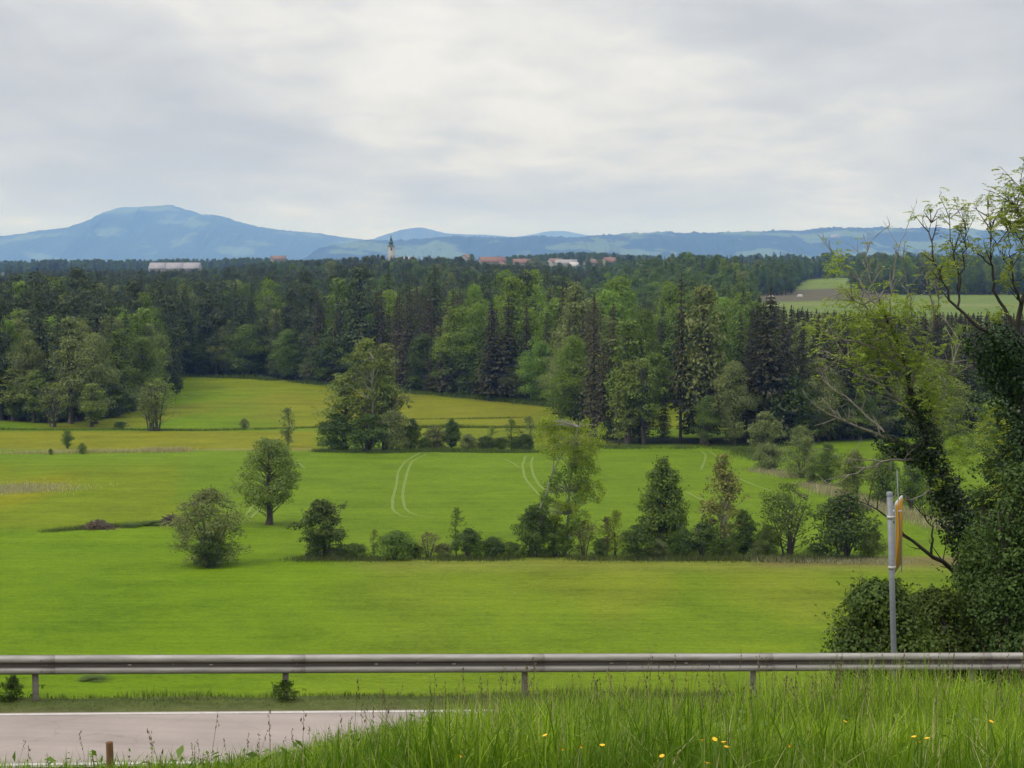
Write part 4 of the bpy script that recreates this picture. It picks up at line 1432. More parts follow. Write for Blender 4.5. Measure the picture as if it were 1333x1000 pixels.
def house(label, x, ytop, D, w, d, hgt, ridge, wall, roof, rz, wins=3, cat='house', name='house', zbase=None):
    X = (x - 666.5) / F * D
    z = CZ + (345 - ytop) / F * D - ridge - 0.35     # foot, kept on or below the ground
    zg = float(H(X, D)) if zbase is None else z
    t = thing(name, label, cat, (X, D, min(z, zg) if z < zg else zg), rz)
    if z > zg:       # stands on a rise: deepen the storey
        hgt += z - zg
        ridge += z - zg
    g = Geo()
    walls(g, w, d, hgt, ridge)
    g.build('wall', M[wall], t)
    g = Geo()
    gable(g, w, d, hgt, ridge)
    r = g.build('roof', M[roof], t)
    Geo().box((w * 0.2, d * 0.1, ridge + 0.6), (0.7, 0.7, 1.8)).build('chimney', M['wall_cream'], r)
    n = 0
    for fl in (1.6, 4.3):
        if fl + 1 > hgt:
            break
        for i in range(wins):
            wx = -w / 2 + w * (i + 0.5) / wins
            Geo().box((wx, -d / 2 - 0.02, hgt - 7 + fl if hgt > 8 else fl), (1.2, 0.12, 1.4)).build('window', M['glass'], t)
    return t


house('red-roofed long farmhouse at the village edge', 641, 334.5, 1850, 26, 13, 7.5, 12, 'wall_cream', 'roof_red', 0.25, 5)
house('small red-roofed house with white gable in front of farmhouse', 652, 341, 1800, 11, 10, 5.5, 9, 'wall_white', 'roof_red', 1.2, 3)
house('low red-roofed house past the grey tree in village', 679, 337, 1860, 17, 11, 5, 9, 'wall_cream', 'roof_red', 0.1, 4)
house('white house with dark brown roof in village row', 723, 336.5, 1850, 15, 12, 6.5, 10.5, 'wall_white', 'roof_brown', 0.6, 3)
house('long house with pale roof and white wall in village', 737, 338, 1830, 21, 12, 6, 9.5, 'wall_white', 'roof_pale', -0.15, 4)
house('small pale-roofed house ending the white village row', 746, 341, 1790, 11, 10, 5, 8.5, 'wall_white', 'roof_grey', 0.7, 3)
house('dark-roofed house half hidden behind the village tree', 769, 337, 1880, 14, 11, 6, 10, 'wall_cream', 'roof_brown', 0.9, 3)
house('red brown roofed house beside the wooded rise', 793, 335, 1830, 16, 13, 7, 11.5, 'wall_cream', 'roof_red', 0.8, 3)
house('white gabled house with red roof next to the church', 607, 331.5, 1950, 12, 11, 6, 10, 'wall_white', 'roof_brown', 1.1, 3)
house('brown-roofed house peeping out of broadleaf trees', 893, 364, 1010, 12, 9, 5, 8.5, 'wall_white', 'roof_brown', 0.4, 3)
house('tiny hipped farmhouse roof in the forest top past the long hall', 363, 333, 2350, 18, 12, 6, 10, 'wall_cream', 'roof_brown', 0.3, 3)
house('lone white farm building on the hazy hill pasture', 1086, 306, 10900, 50, 26, 10, 16, 'wall_white', 'roof_pale', 0.1, 0, zbase=1, name='farm_building', cat='building')


for i, (x, top, D, w, sh, lm) in enumerate([(699, 335, 1760, 22, 'oak2', 'leaf_grey'), (688, 339, 1770, 10, 'oak1', 'leaf_far'), (765, 334, 1770, 14, 'oak1', 'leaf_far'), (780, 338, 1750, 14, 'oak0', 'leaf_grey'), (614, 331, 1780, 12, 'oak1', 'leaf_far'),
                                            (664, 341, 1740, 12, 'oak0', 'leaf_far'), (712, 341, 1740, 12, 'oak1', 'leaf_far'), (755, 342, 1740, 10, 'oak2', 'leaf_far'), (805, 334, 1750, 18, 'oak0', 'leaf_far'), (630, 342, 1740, 14, 'oak2', 'leaf_far'),
                                            (646, 342, 1720, 12, 'oak1', 'leaf_grey'), (673, 341, 1730, 10, 'oak0', 'leaf_far'), (728, 342, 1720, 12, 'oak0', 'leaf_far'), (741, 344, 1710, 14, 'oak2', 'leaf_far'), (790, 340, 1720, 12, 'oak1', 'leaf_far'), (600, 336, 1750, 12, 'oak0', 'leaf_far')]):
    X = (x - 666.5) / F * D
    z = float(H(X, D))
    h = CZ + (345 - top) / F * D - z
    tree('village_tree', 'leafy tree standing among the village houses', 'tree', (X, D, z), h, sh, lm, 'bark', (w / F * D) / (0.62 * h), 'trees between the village houses')


def church():
    D = 2000.0
    X = (509.5 - 666.5) / F * D
    z = float(H(X, D))
    t = thing('church', 'white church tower with dark green onion spire above the forest', 'church', (X, D, z), 0.15)
    ppm = F / D
    zr = lambda y: CZ + (345 - y) / F * D - z
    zt, zb = zr(321.5), -1.0
    w = 7.0
    Geo().box((0, 0, (zt + zb) / 2), (w, w, zt - zb)).build('tower', M['wall_white'], t)
    Geo().box((0, 0, zt + 0.25), (w + 0.9, w + 0.9, 0.5)).build('cornice', M['wall_cream'], t)
    zs = zt + 0.5
    Ht = zr(305.0) - zs
    prof = [(4.7, 0), (4.1, 0.5), (2.9, 1.6), (2.5, 2.2), (2.6, 2.6), (3.1, 3.4), (3.0, 4.2), (2.4, 5.2), (1.7, 5.9), (1.7, 6.4), (2.0, 7.0), (1.75, 7.7), (1.1, 8.5), (0.75, 10.0), (0.16, Ht * 0.93), (0.02, Ht * 0.94)]
    prof = [(r_ * 0.82 if i_ > 1 else r_, z_) for i_, (r_, z_) in enumerate(prof)]
    sp = Geo().lathe(prof, (0, 0, zs), 8, math.pi / 8).build('spire', M['copper'], t)
    cr = Geo().lathe([(0.02, 0), (0.4, 0.3), (0.4, 0.6), (0.02, 0.9)], (0, 0, zs + Ht * 0.93), 8)
    cr.box((0, 0, zs + Ht * 0.93 + 1.7), (0.16, 0.16, 1.8)).box((0, 0, zs + Ht * 0.93 + 1.9), (0.9, 0.16, 0.16))
    cr.build('cross', M['gold'], sp)
    for s in (-1,):
        Geo().box((0, s * w / 2, zt - 2.6), (1.4, 0.2, 2.8)).build('belfry_window', M['glass'], t)
        Geo().lathe([(1.05, -0.1), (1.05, 0.1), (0.02, 0.1)], (0, 0, 0), 16)
    Geo().box((-w / 2, 0, zt - 2.6), (0.2, 1.4, 2.8)).build('belfry_window', M['glass'], t)
    g = Geo()
    walls(g, 22, 12, 7.5, 13.5)
    o = g.build('nave', M['wall_white'], t)
    o.location = (w / 2 + 10.4, 0, 0)
    g = Geo()
    gable(g, 22, 12, 7.5, 13.5)
    o2 = g.build('nave_roof', M['roof_grey'], t)
    o2.location = (w / 2 + 10.8, 0, 0)


church()


def hall():
    D = 2300.0
    xl, xr = 196, 262
    X = ((xl + xr) / 2 - 666.5) / F * D
    z = float(H(X, D))
    w = (xr - xl) / F * D
    zt = CZ + (345 - 342.5) / F * D - z
    t = thing('farm_hall', 'long farm hall with pale roof in three bays beyond the forest', 'building', (X, D, z), 0.0)
    g = Geo()
    walls(g, w, 22, zt - 7.0, zt - 0.4)
    g.build('wall', M['wall_cream'], t)
    for i in range(3):
        g = Geo()
        gable(g, w / 3 - 1.2, 22, zt - 7.0, zt, 0.5)
        o = g.build('roof_bay', M['roof_pale'], t)
        o.location = (-w / 2 + w / 3 * (i + 0.5), 0, 0.1 + 0.05 * i)
    for i in range(6):
        Geo().box((-w / 2 + w * (i + 0.5) / 6, -11.05, 2.2), (4.2, 0.2, 4.4)).build('gate', M['wall_wood'], t)


hall()


def white_heap(x, y, D, w, label):
    X = (x - 666.5) / F * D
    g = Geo()
    rng = np.random.default_rng(int(x))
    th = np.linspace(0, 1, 9)
    for_i = []
    V = []
    for i, a in enumerate(np.linspace(0, math.pi, 9)):
        for b in np.linspace(-1, 1, 7):
            e = math.sqrt(max(0.0, 1 - abs(b) ** 3))
            V.append((b * w / 2, -math.cos(a) * w * 0.3 * (0.35 + 0.65 * e), math.sin(a) * w * 0.42 * (0.3 + 0.7 * e) - 0.1))
    i = np.arange(8)[:, None] * 7
    j = np.arange(6)[None]
    g.add(V, np.stack([i + j, i + j + 1, i + 7 + j + 1, i + 7 + j], -1).reshape(-1, 4))
    o = g.build('covered_heap', M['wall_white'], None, True, (X, D, float(H(X, D))))
    tag(o, label, 'heap')


white_heap(1003.5, 379, 985, 2.6, 'small white covered heap at the corner of the ploughed field')
white_heap(1041, 379, 985, 3.4, 'larger white covered heap on the edge of the ploughed field')

# ------------------------------------------------------------------ guard rail
def metal(name, c0, c1, rough=0.5, metallic=0.5):
    return solid(name, c0, c1, 3.0, rough, metallic, bump=0.05, stretch=(0.4, 0.4, 4.0))


M['galv'] = metal('galvanised_steel', (0.50, 0.485, 0.46), (0.36, 0.345, 0.32), 0.55, 0.35)
M['galv_dirty'] = metal('galvanised_dirty', (0.26, 0.235, 0.20), (0.15, 0.13, 0.11), 0.75, 0.2)
M['pole'] = metal('galvanised_pole', (0.21, 0.225, 0.24), (0.165, 0.175, 0.19), 0.6, 0.35)


def beam_material():
    m, t, out = newmat('weathered_shaded_rail')
    at = N(t, 'ShaderNodeAttribute', attribute_name='tint')
    geo = N(t, 'ShaderNodeNewGeometry')
    mp = N(t, 'ShaderNodeMapping')
    mp.inputs['Scale'].default_value = (1.2, 1.2, 9)
    link(t, geo.outputs['Position'], mp.inputs[0])
    nz = N(t, 'ShaderNodeTexNoise', inp={'Scale': 1.4, 'Detail': 8.0, 'Roughness': 0.65})
    link(t, mp.outputs[0], nz.inputs['Vector'])
    base = ramp(t, nz.outputs['Fac'], [(0.3, (0.22, 0.208, 0.188)), (0.55, (0.32, 0.305, 0.28)), (0.75, (0.40, 0.385, 0.36))])
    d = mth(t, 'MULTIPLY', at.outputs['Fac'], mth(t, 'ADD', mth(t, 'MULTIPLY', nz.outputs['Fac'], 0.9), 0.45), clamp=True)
    col = mixc(t, d, base, (0.060, 0.046, 0.036))  # tint paints the groove's shade together with dirt and joint stains
    # lichen and rust specks
    n2 = N(t, 'ShaderNodeTexNoise', inp={'Scale': 9.0, 'Detail': 6.0, 'Roughness': 0.7})
    link(t, geo.outputs['Position'], n2.inputs['Vector'])
    sp = ramp(t, n2.outputs['Fac'], [(0.62, (0, 0, 0)), (0.72, (1, 1, 1))])
    col = mixc(t, mth(t, 'MULTIPLY', sp, 0.5), col, (0.20, 0.16, 0.09))
    pb = N(t, 'ShaderNodeBsdfPrincipled', inp={'Roughness': 0.6, 'Metallic': 0.25})
    link(t, col, pb.inputs['Base Color'])
    link(t, pb.outputs[0], out.inputs['Surface'])
    return m


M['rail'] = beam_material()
RAILTOP = 0.75


def guard_rail():
    root = thing('guard_rail', 'grey weathered steel guard rail on posts along the pale road', 'guard rail', along(0, 0))
    o0 = along(0, 0)
    prof = [(0.004, 0.310, .35), (-0.018, 0.308, .2), (-0.062, 0.290, .05), (-0.080, 0.268, 0), (-0.080, 0.222, .05), (-0.062, 0.200, .5), (-0.014, 0.180, 1), (-0.004, 0.155, .9), (-0.014, 0.130, 1),  # third value: dirt plus painted shade, strongest in the groove
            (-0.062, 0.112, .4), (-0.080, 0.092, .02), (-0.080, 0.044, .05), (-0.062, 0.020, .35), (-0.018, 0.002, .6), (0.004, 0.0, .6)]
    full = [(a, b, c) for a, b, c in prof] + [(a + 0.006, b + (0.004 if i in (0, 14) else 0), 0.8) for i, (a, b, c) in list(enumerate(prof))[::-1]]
    k = len(full)
    sec_t = [-15.9 + 4.0 * i for i in range(14)]
    for si, t0 in enumerate(sec_t):
        g = Geo()
        V, T = [], []
        stn = (t0, t0 + 0.3, t0 + 2.1, t0 + 4.0, t0 + 4.28)
        for q, tt in enumerate(stn):
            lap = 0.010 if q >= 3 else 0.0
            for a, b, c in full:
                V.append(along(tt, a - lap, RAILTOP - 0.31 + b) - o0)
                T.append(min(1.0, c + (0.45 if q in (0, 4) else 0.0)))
        i = np.arange(len(stn) - 1)[:, None] * k
        j = np.arange(k)[None]
        j2 = (j + 1) % k
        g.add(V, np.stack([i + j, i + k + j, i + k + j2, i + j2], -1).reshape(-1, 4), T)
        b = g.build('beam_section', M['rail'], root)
        for (tt, zz) in ((t0 + 0.07, 0.245), (t0 + 0.07, 0.068), (t0 + 0.22, 0.245), (t0 + 0.22, 0.068), (t0 + 0.14, 0.155), (t0 + 2.14, 0.155)):
            nn = -0.086 if zz != 0.155 else -0.012
            c = along(tt, nn, RAILTOP - 0.31 + zz) - o0
            bg = Geo().lathe([(0.001, -0.012), (0.017, -0.010), (0.021, 0.0), (0.021, 0.006)], (0, 0, 0), 8)
            v = bg.V[0]
            ax = np.array((RNV[0], RNV[1], 0))
            bx = np.array((RD[0], RD[1], 0))
            bg.V[0] = c + v[:, 0:1] * bx + v[:, 1:2] * np.array((0, 0, 1.0)) + v[:, 2:3] * ax
            bg.build('bolt', M['galv_dirty'], b)
        for tt in (t0 + 1.45, t0 + 2.75):
            c = along(tt, -0.016, RAILTOP - 0.31 + 0.150) - o0
            Geo().box(c, (0.06, 0.006, 0.018), math.atan2(RD[1], RD[0])).build('slot_plate', M['paint'], b)  # small pale plate standing for a slotted bolt
    rz = math.atan2(RD[1], RD[0])
    for i in range(-3, 10):
        c = along(4.0 * i + 0.06, 0.055, 0) - o0
        g = Geo()
        # C-section post
        for (dx, dy, sx_, sy_) in ((0, -0.025, 0.10, 0.006), (-0.047, 0.0, 0.006, 0.05), (0.047, 0.0, 0.006, 0.05)):
            cx = c[0] + dx * RD[0] - dy * RD[1]
            cyy = c[1] + dx * RD[1] + dy * RD[0]
            g.box((cx, cyy, c[2] + (RAILTOP - 0.05 - 0.6) / 2), (sx_, sy_, RAILTOP - 0.05 + 0.6), rz)
        g.build('post', M['galv_dirty'], root)
        Geo().box((c[0] - 0.04 * RNV[0], c[1] - 0.04 * RNV[1], c[2] + RAILTOP - 0.155), (0.14, 0.02, 0.12), rz).build('bracket', M['galv_dirty'], root)


guard_rail()

# ------------------------------------------------------------------ road sign seen almost edge-on
M['sign_yellow'] = solid('sign_yellow', (0.55, 0.27, 0.010), (0.46, 0.22, 0.008), 3.0, 0.5)
M['sign_alu'] = solid('sign_aluminium', (0.50, 0.50, 0.51), (0.40, 0.40, 0.41), 4.0, 0.5, 0.2)


def road_sign():
    D = 32.9
    base = np.array(((1161.5 - 666.5) / F * D * 1.0, D, 0.0))
    tp = P(1158.0, 641, D)
    # foot of the pole below the row hidden by the rail
    bt = P(1163.5, 850, D)
    dirv = (tp - bt) / (tp[2] - bt[2])
    zf = float(H(bt[0], D)) - 0.4
    foot = bt + dirv * (zf - bt[2])
    root = thing('road_sign', 'yellow road sign on grey pole behind guard rail, seen nearly edge-on', 'sign', foot)
    g = Geo().tube([np.zeros(3), (tp - foot) * 0.5, tp - foot], [0.052, 0.052, 0.052], 16)
    g.build('pole', M['pole'], root, True)
    c = tp - foot
    Geo().lathe([(0.058, -0.06), (0.058, 0.0), (0.03, 0.012), (0.001, 0.014)], c, 16).build('pole_cap', M['pole'], root, True)
    # panel: from the near edge beside the pole, running away to the far edge
    n0 = P(1166.0, 657, D + 0.02)[:2] - foot[:2]
    f0 = P(1175.5, 640, D + 1.2)[:2] - foot[:2]
    zt = P(1166, 655, D + 0.02)[2] - foot[2]
    zb = P(1166, 747, D + 0.02)[2] - foot[2]
    d = f0 - n0
    L = np.linalg.norm(d)
    d = d / L
    nn = np.array((d[1], -d[0]))          # toward the viewer's right
    r = 0.07
    # rounded rectangle outline in (s along d, z)
    out = []
    for (cx, cz, a0) in ((L - r, zt - r, 0), (r, zt - r, 90), (r, zb + r, 180), (L - r, zb + r, 270)):
        for a in (0, 30, 60, 90):
            out.append((cx + r * math.cos(rad(a0 + a)), cz + r * math.sin(rad(a0 + a))))
    out = np.array(out)
    k = len(out)

    def slab(off0, off1, shrink=0.0):
        ctr = out.mean(0)
        o2 = ctr + (out - ctr) * (1 - shrink)
        V = []
        for off in (off0, off1):
            for s, z in o2:
                p = n0 + d * s + nn * off
                V.append((p[0], p[1], z))
        return V
    g = Geo()
    g.add(slab(-0.022, 0.0), [(i, (i + 1) % k, k + (i + 1) % k, k + i) for i in range(k)])
    g.F3.append(np.array([(0, i + 1, i) for i in range(1, k - 1)] + [(k, k + i, k + i + 1) for i in range(1, k - 1)]))
    pan = g.build('panel', M['sign_alu'], root)
    g = Geo()
    g.add(slab(0.002, 0.004, 0.05), [(i, (i + 1) % k, k + (i + 1) % k, k + i) for i in range(k)])
    g.F3.append(np.array([(k, k + i, k + i + 1) for i in range(1, k - 1)]))
    g.build('sign_face', M['sign_yellow'], pan)
    # clamps
    for z in (zt - 0.25, zb + 0.12):
        a = (tp - foot) * (z / (tp[2] - foot[2]))
        gg = Geo().lathe([(0.056, -0.025), (0.064, -0.025), (0.064, 0.025), (0.056, 0.025)], (a[0], a[1], z), 14)
        mid = (a[:2] + n0) / 2
        gg.box((mid[0], mid[1], z), (0.10, 0.03, 0.04), math.atan2(n0[1] - a[1], n0[0] - a[0]))
        gg.build('clamp', M['galv'], root)
    # thin rod fixed to the face
    p0 = P(1174.2, 746, D + 0.45) - foot
    p1 = P(1167.5, 612, D + 0.45) - foot
    Geo().tube([p0, (p0 + p1) / 2, p1], 0.009, 8).build('rod', M['pole'], root, True)
    q = p0 + (p1 - p0) * 0.60
    Geo().box((q[0] - 0.03, q[1], q[2]), (0.16, 0.05, 0.035)).build('rod_clip', M['sign_alu'], root)


road_sign()

# ------------------------------------------------------------------ wooden post at the near road side
M['post_wood'] = solid('weathered_wood', (0.20, 0.105, 0.05), (0.085, 0.045, 0.022), 10.0, 0.9, bump=0.5, stretch=(2, 2, 0.2))


def wooden_post():
    D = 20.6
    tp = P(145, 965.5, D)
    z0 = float(H(tp[0], D)) - 0.35
    g = Geo().lathe([(0.042, 0), (0.042, (tp[2] - z0) * 0.6), (0.041, tp[2] - z0 - 0.01), (0.037, tp[2] - z0), (0.001, tp[2] - z0 + 0.004)], (0, 0, 0), 14)
    o = g.build('wooden_post', M['post_wood'], None, True, (tp[0], D, z0))
    o.rotation_euler = (0.01, -0.02, 0)
    tag(o, 'short brown wooden post in the grass beside the road', 'post')


wooden_post()


# ------------------------------------------------------------------ big trees on the embankment at the right
def smooth_poly(pts, n=14, jit=0.02, rng=None):
    pts = np.asarray(pts, float)
    seg = np.r_[0, np.cumsum(np.linalg.norm(np.diff(pts, axis=0), axis=1))]
    s = np.linspace(0, seg[-1], n)
    q = np.stack([np.interp(s, seg, pts[:, k]) for k in range(3)], 1)
    q[1:-1] = (q[:-2] + 2 * q[1:-1] + q[2:]) / 4
    if rng is not None:
        q[1:-1] += rng.normal(0, jit, (n - 2, 3))
    return q


class Hero:
    def __init__(self, name, label, D, base_px, seed):
        self.D = D
        self.rng = np.random.default_rng(seed)
        X = (base_px - 666.5) / F * D
        self.o = np.array((X, D, float(H(X, D)) - 0.15))
        self.root = thing(name, label, 'tree', self.o)
        self.fol, self.ivy = Geo(), Geo()

    def poly(self, px, n=14, jit=0.02):
        pts = [P(p[0], p[1], self.D + (p[2] if len(p) > 2 else 0.0)) - self.o for p in px]
        return smooth_poly(pts, n, jit, self.rng)

    def limb(self, px, r0, r1, mat, part='limb', twigs=0, tl=(0.25, 0.7), spray=0.0, n=14, side=1.0, start=0.25, sub=2):
        rng = self.rng
        q = self.poly(px, n)
        g = Geo()
        g.tube(q, r0 + (r1 - r0) * np.linspace(0, 1, n) ** 0.8, 7)
        tips = []
        tan = nrm(np.gradient(q, axis=0))
        for _ in range(twigs):
            i = rng.integers(int(n * start), n)
            d = nrm(tan[i] * 0.8 + nrm(rng.normal(size=3)) * side + np.array((0, 0, 0.25)))
            L = rng.uniform(*tl)
            a = q[i]
            bend = rng.normal(0, 0.12, 3) + np.array((0, 0, 0.08))
            tw = np.array([a, a + d * L * 0.4 + bend * L * 0.4, a + d * L * 0.75 + bend * L, a + d * L + bend * L * 1.5])
            rr = min(r0 * 0.35, 0.016)
            g.tube(tw, np.linspace(rr, 0.004, 4), 5)
            tips += [(tw[3], d), (tw[2], d)]
            for _ in range(sub):
                k = rng.integers(1, 4)
                d2 = nrm(d + nrm(rng.normal(size=3)) * 0.9)
                l2 = L * rng.uniform(0.25, 0.55)
                g.tube([tw[k], tw[k] + d2 * l2 * 0.5 + rng.normal(0, 0.02, 3), tw[k] + d2 * l2], [0.008, 0.0055, 0.003], 4)
                tips.append((tw[k] + d2 * l2, d2))
        tips += [(q[-1], tan[-1])] * 2
        g.build(part, M[mat], self.root, True)
        if spray:
            for p, d in tips:
                for _ in range(rng.poisson(spray)):
                    self.spray(p + rng.normal(0, 0.05, 3), d)
        return q

    def spray(self, p, d, L=None):
        """a pinnate leaf: leaflets in pairs along a drooping stalk"""
        rng = self.rng
        L = L or rng.uniform(0.16, 0.30)
        d = nrm(np.array((d[0], d[1], d[2] * 0.4)) + rng.normal(0, 0.55, 3))
        side = nrm(np.cross(d, (0, 0, 1)) + 1e-6)
        k = 6
        s = np.linspace(0.2, 1.0, k)
        c = p + d * (s * L)[:, None] + np.array((0, 0, -1.0)) * (s ** 2 * L * 0.35)[:, None]
        ll = 0.062 * rng.uniform(0.8, 1.25)
        C = np.concatenate([c + side * ll * 0.55, c - side * ll * 0.55])
        ax = np.concatenate([np.repeat((side + d * 0.35)[None], k, 0), np.repeat((-side + d * 0.35)[None], k, 0)]) + rng.normal(0, 0.15, (2 * k, 3))
        Nn = np.array((0, 0, 1.0)) + rng.normal(0, 0.35, (2 * k, 3))
        self.fol.leaves(C, Nn, ll * 1.15, rng, 0.5, np.clip(rng.random() * 0.6 + 0.4 * rng.random(2 * k), 0, 1), axis=ax)

    def clothe(self, q, r, n, size=0.075, i0=0.0, i1=1.0, squash=1.0):
        rng = self.rng
        t = rng.uniform(i0, i1, n) * (len(q) - 1)
        i = np.minimum(t.astype(int), len(q) - 2)
        f = (t - i)[:, None]
        c = q[i] * (1 - f) + q[i + 1] * f
        d = nrm(rng.normal(size=(n, 3)))
        lump = 0.55 + 0.9 * fbm(t * 0.9, d[:, 0] * 2 + d[:, 2], 7, 2)
        rr = r * rng.uniform(0.45, 1.0, n) ** 0.5 * lump
        C = c + d * rr[:, None]
        self.ivy.leaves(C, d + rng.normal(size=(n, 3)) * 0.45 + np.array((0, 0, 0.3)), size * rng.uniform(0.6, 1.3, n), rng, 0.8)

    def done(self, leafmat, ivymat='ivy'):
        if self.fol.n:
            self.fol.build('foliage', M[leafmat], self.root)
        if self.ivy.n:
            self.ivy.build('ivy', M[ivymat], self.root)


def ivy_tree():
    h = Hero('ivy_tree', 'leaning ivy-covered tree with pale dead branches beside the sign', 43.0, 1306, 5)
    tr = h.poly([(1306, 985), (1300, 870), (1288, 800, -.1), (1262, 720, -.2), (1238, 650, -.3), (1214, 592, -.2), (1194, 530, 0), (1176, 470, .2), (1158, 420, .3), (1142, 385, .4)], 24, 0.03)
    tr[0] = (0, 0, -0.3)
    Geo().tube(tr, 0.24 + (0.03 - 0.24) * np.linspace(0, 1, 24) ** 0.8, 9).build('trunk', M['bark_dark'], h.root, True)
    L = h.limb
    L([(1206, 585), (1170, 578, -.4), (1138, 562, -.8), (1100, 548, -1.1), (1070, 535, -1.3), (1052, 520, -1.5), (1044, 507, -1.6)], 0.060, 0.008, 'bark_dead', twigs=9, tl=(.2, .6), sub=2)
    L([(1160, 573, -.6), (1128, 540, -.2), (1098, 515, .1), (1076, 500, .3), (1062, 478, .5)], 0.035, 0.006, 'bark_dead', twigs=8, tl=(.2, .55), sub=2)
    L([(1212, 598), (1186, 598, -.5), (1150, 601, -1.0), (1116, 614, -1.3), (1084, 632, -1.6)], 0.048, 0.006, 'bark_dead', twigs=8, tl=(.2, .6), sub=2)
    L([(1150, 601, -1.0), (1120, 598, -1.2), (1092, 602, -1.5)], 0.022, 0.005, 'bark_dead', twigs=4, tl=(.15, .4))
    L([(1242, 655), (1218, 640, -.4), (1192, 648, -.8), (1162, 655, -1.1), (1140, 662, -1.2)], 0.035, 0.005, 'bark_dead', twigs=6, tl=(.2, .5))
    L([(1318, 772), (1290, 776, -.3), (1262, 764, -.6), (1240, 742, -.8), (1212, 722, -1.1), (1190, 708, -1.2), (1172, 690, -1.3), (1146, 664, -1.4), (1112, 650, -1.5)], 0.105, 0.008, 'bark_dark', twigs=12, tl=(.25, .7), n=18, start=.35)
    L([(1212, 722, -1.1), (1215, 690, -1.2), (1200, 668, -1.3), (1190, 650, -1.3)], 0.035, 0.006, 'bark_dark', twigs=5, tl=(.2, .5))
    for px in ([(1196, 535), (1168, 482, .4), (1150, 442, .6), (1130, 412, .8), (1108, 392, 1.0)],
               [(1186, 505), (1200, 458, -.3), (1214, 424, -.5), (1222, 398, -.6), (1216, 368, -.6)],
               [(1178, 480), (1148, 458, -.5), (1110, 442, -.8), (1078, 438, -1.0)],
               [(1198, 545), (1168, 520, -.6), (1132, 490, -1.0), (1100, 470, -1.2), (1066, 456, -1.3)],
               [(1206, 565), (1226, 520, .5), (1240, 480, .8), (1246, 440, 1.0)],
               [(1172, 465), (1150, 430, -.2), (1128, 400, -.4), (1098, 380, -.6)]):
        L(px, 0.045, 0.008, 'bark_dead', twigs=16, tl=(.3, .8), spray=0.55, side=1.1)
    for px in ([(1158, 420, .3), (1160, 380, .3), (1166, 338, .4), (1180, 298, .5)],
               [(1146, 395, .4), (1132, 360, .5), (1126, 332, .6), (1136, 312, .6)],
               [(1180, 470), (1186, 402, -.3), (1178, 352, -.4), (1168, 318, -.4)],
               [(1140, 395, .4), (1112, 360, .7), (1092, 338, .8), (1080, 325, .8)],
               [(1214, 400, -.5), (1206, 360, -.5), (1214, 330, -.5), (1208, 300, -.5)]):
        L(px, 0.026, 0.005, 'bark_dead', twigs=8, tl=(.2, .55), spray=0.16, side=0.7)
    # sprays of leaves around the upper limbs
    rng = h.rng
    for (cx, cy, sx_, sy_, n) in ((1150, 450, 34, 32, 230), (1195, 470, 34, 30, 200), (1115, 415, 26, 18, 110), (1088, 342, 12, 16, 46), (1170, 400, 34, 14, 120), (1105, 380, 14, 10, 26), (1060, 425, 16, 6, 22), (1215, 520, 24, 20, 150), (1250, 580, 22, 30, 130), (1225, 640, 16, 26, 60), (1140, 470, 40, 34, 120)):
        for _ in range(n):
            p = P(cx + rng.normal(0, sx_ * 0.6), cy + rng.normal(0, sy_ * 0.6), h.D + rng.normal(0, 0.6)) - h.o
            h.spray(p, nrm(rng.normal(size=3)))
    h.clothe(tr, 0.55, 7000, 0.085, 0.12, 0.60)
    h.clothe(tr, 0.40, 3000, 0.075, 0.55, 0.78)
    q = h.poly([(1214, 600), (1182, 590, -.3), (1150, 575, -.7)], 8)
    h.clothe(q, 0.28, 1500, 0.075)
    h.done('robinia')


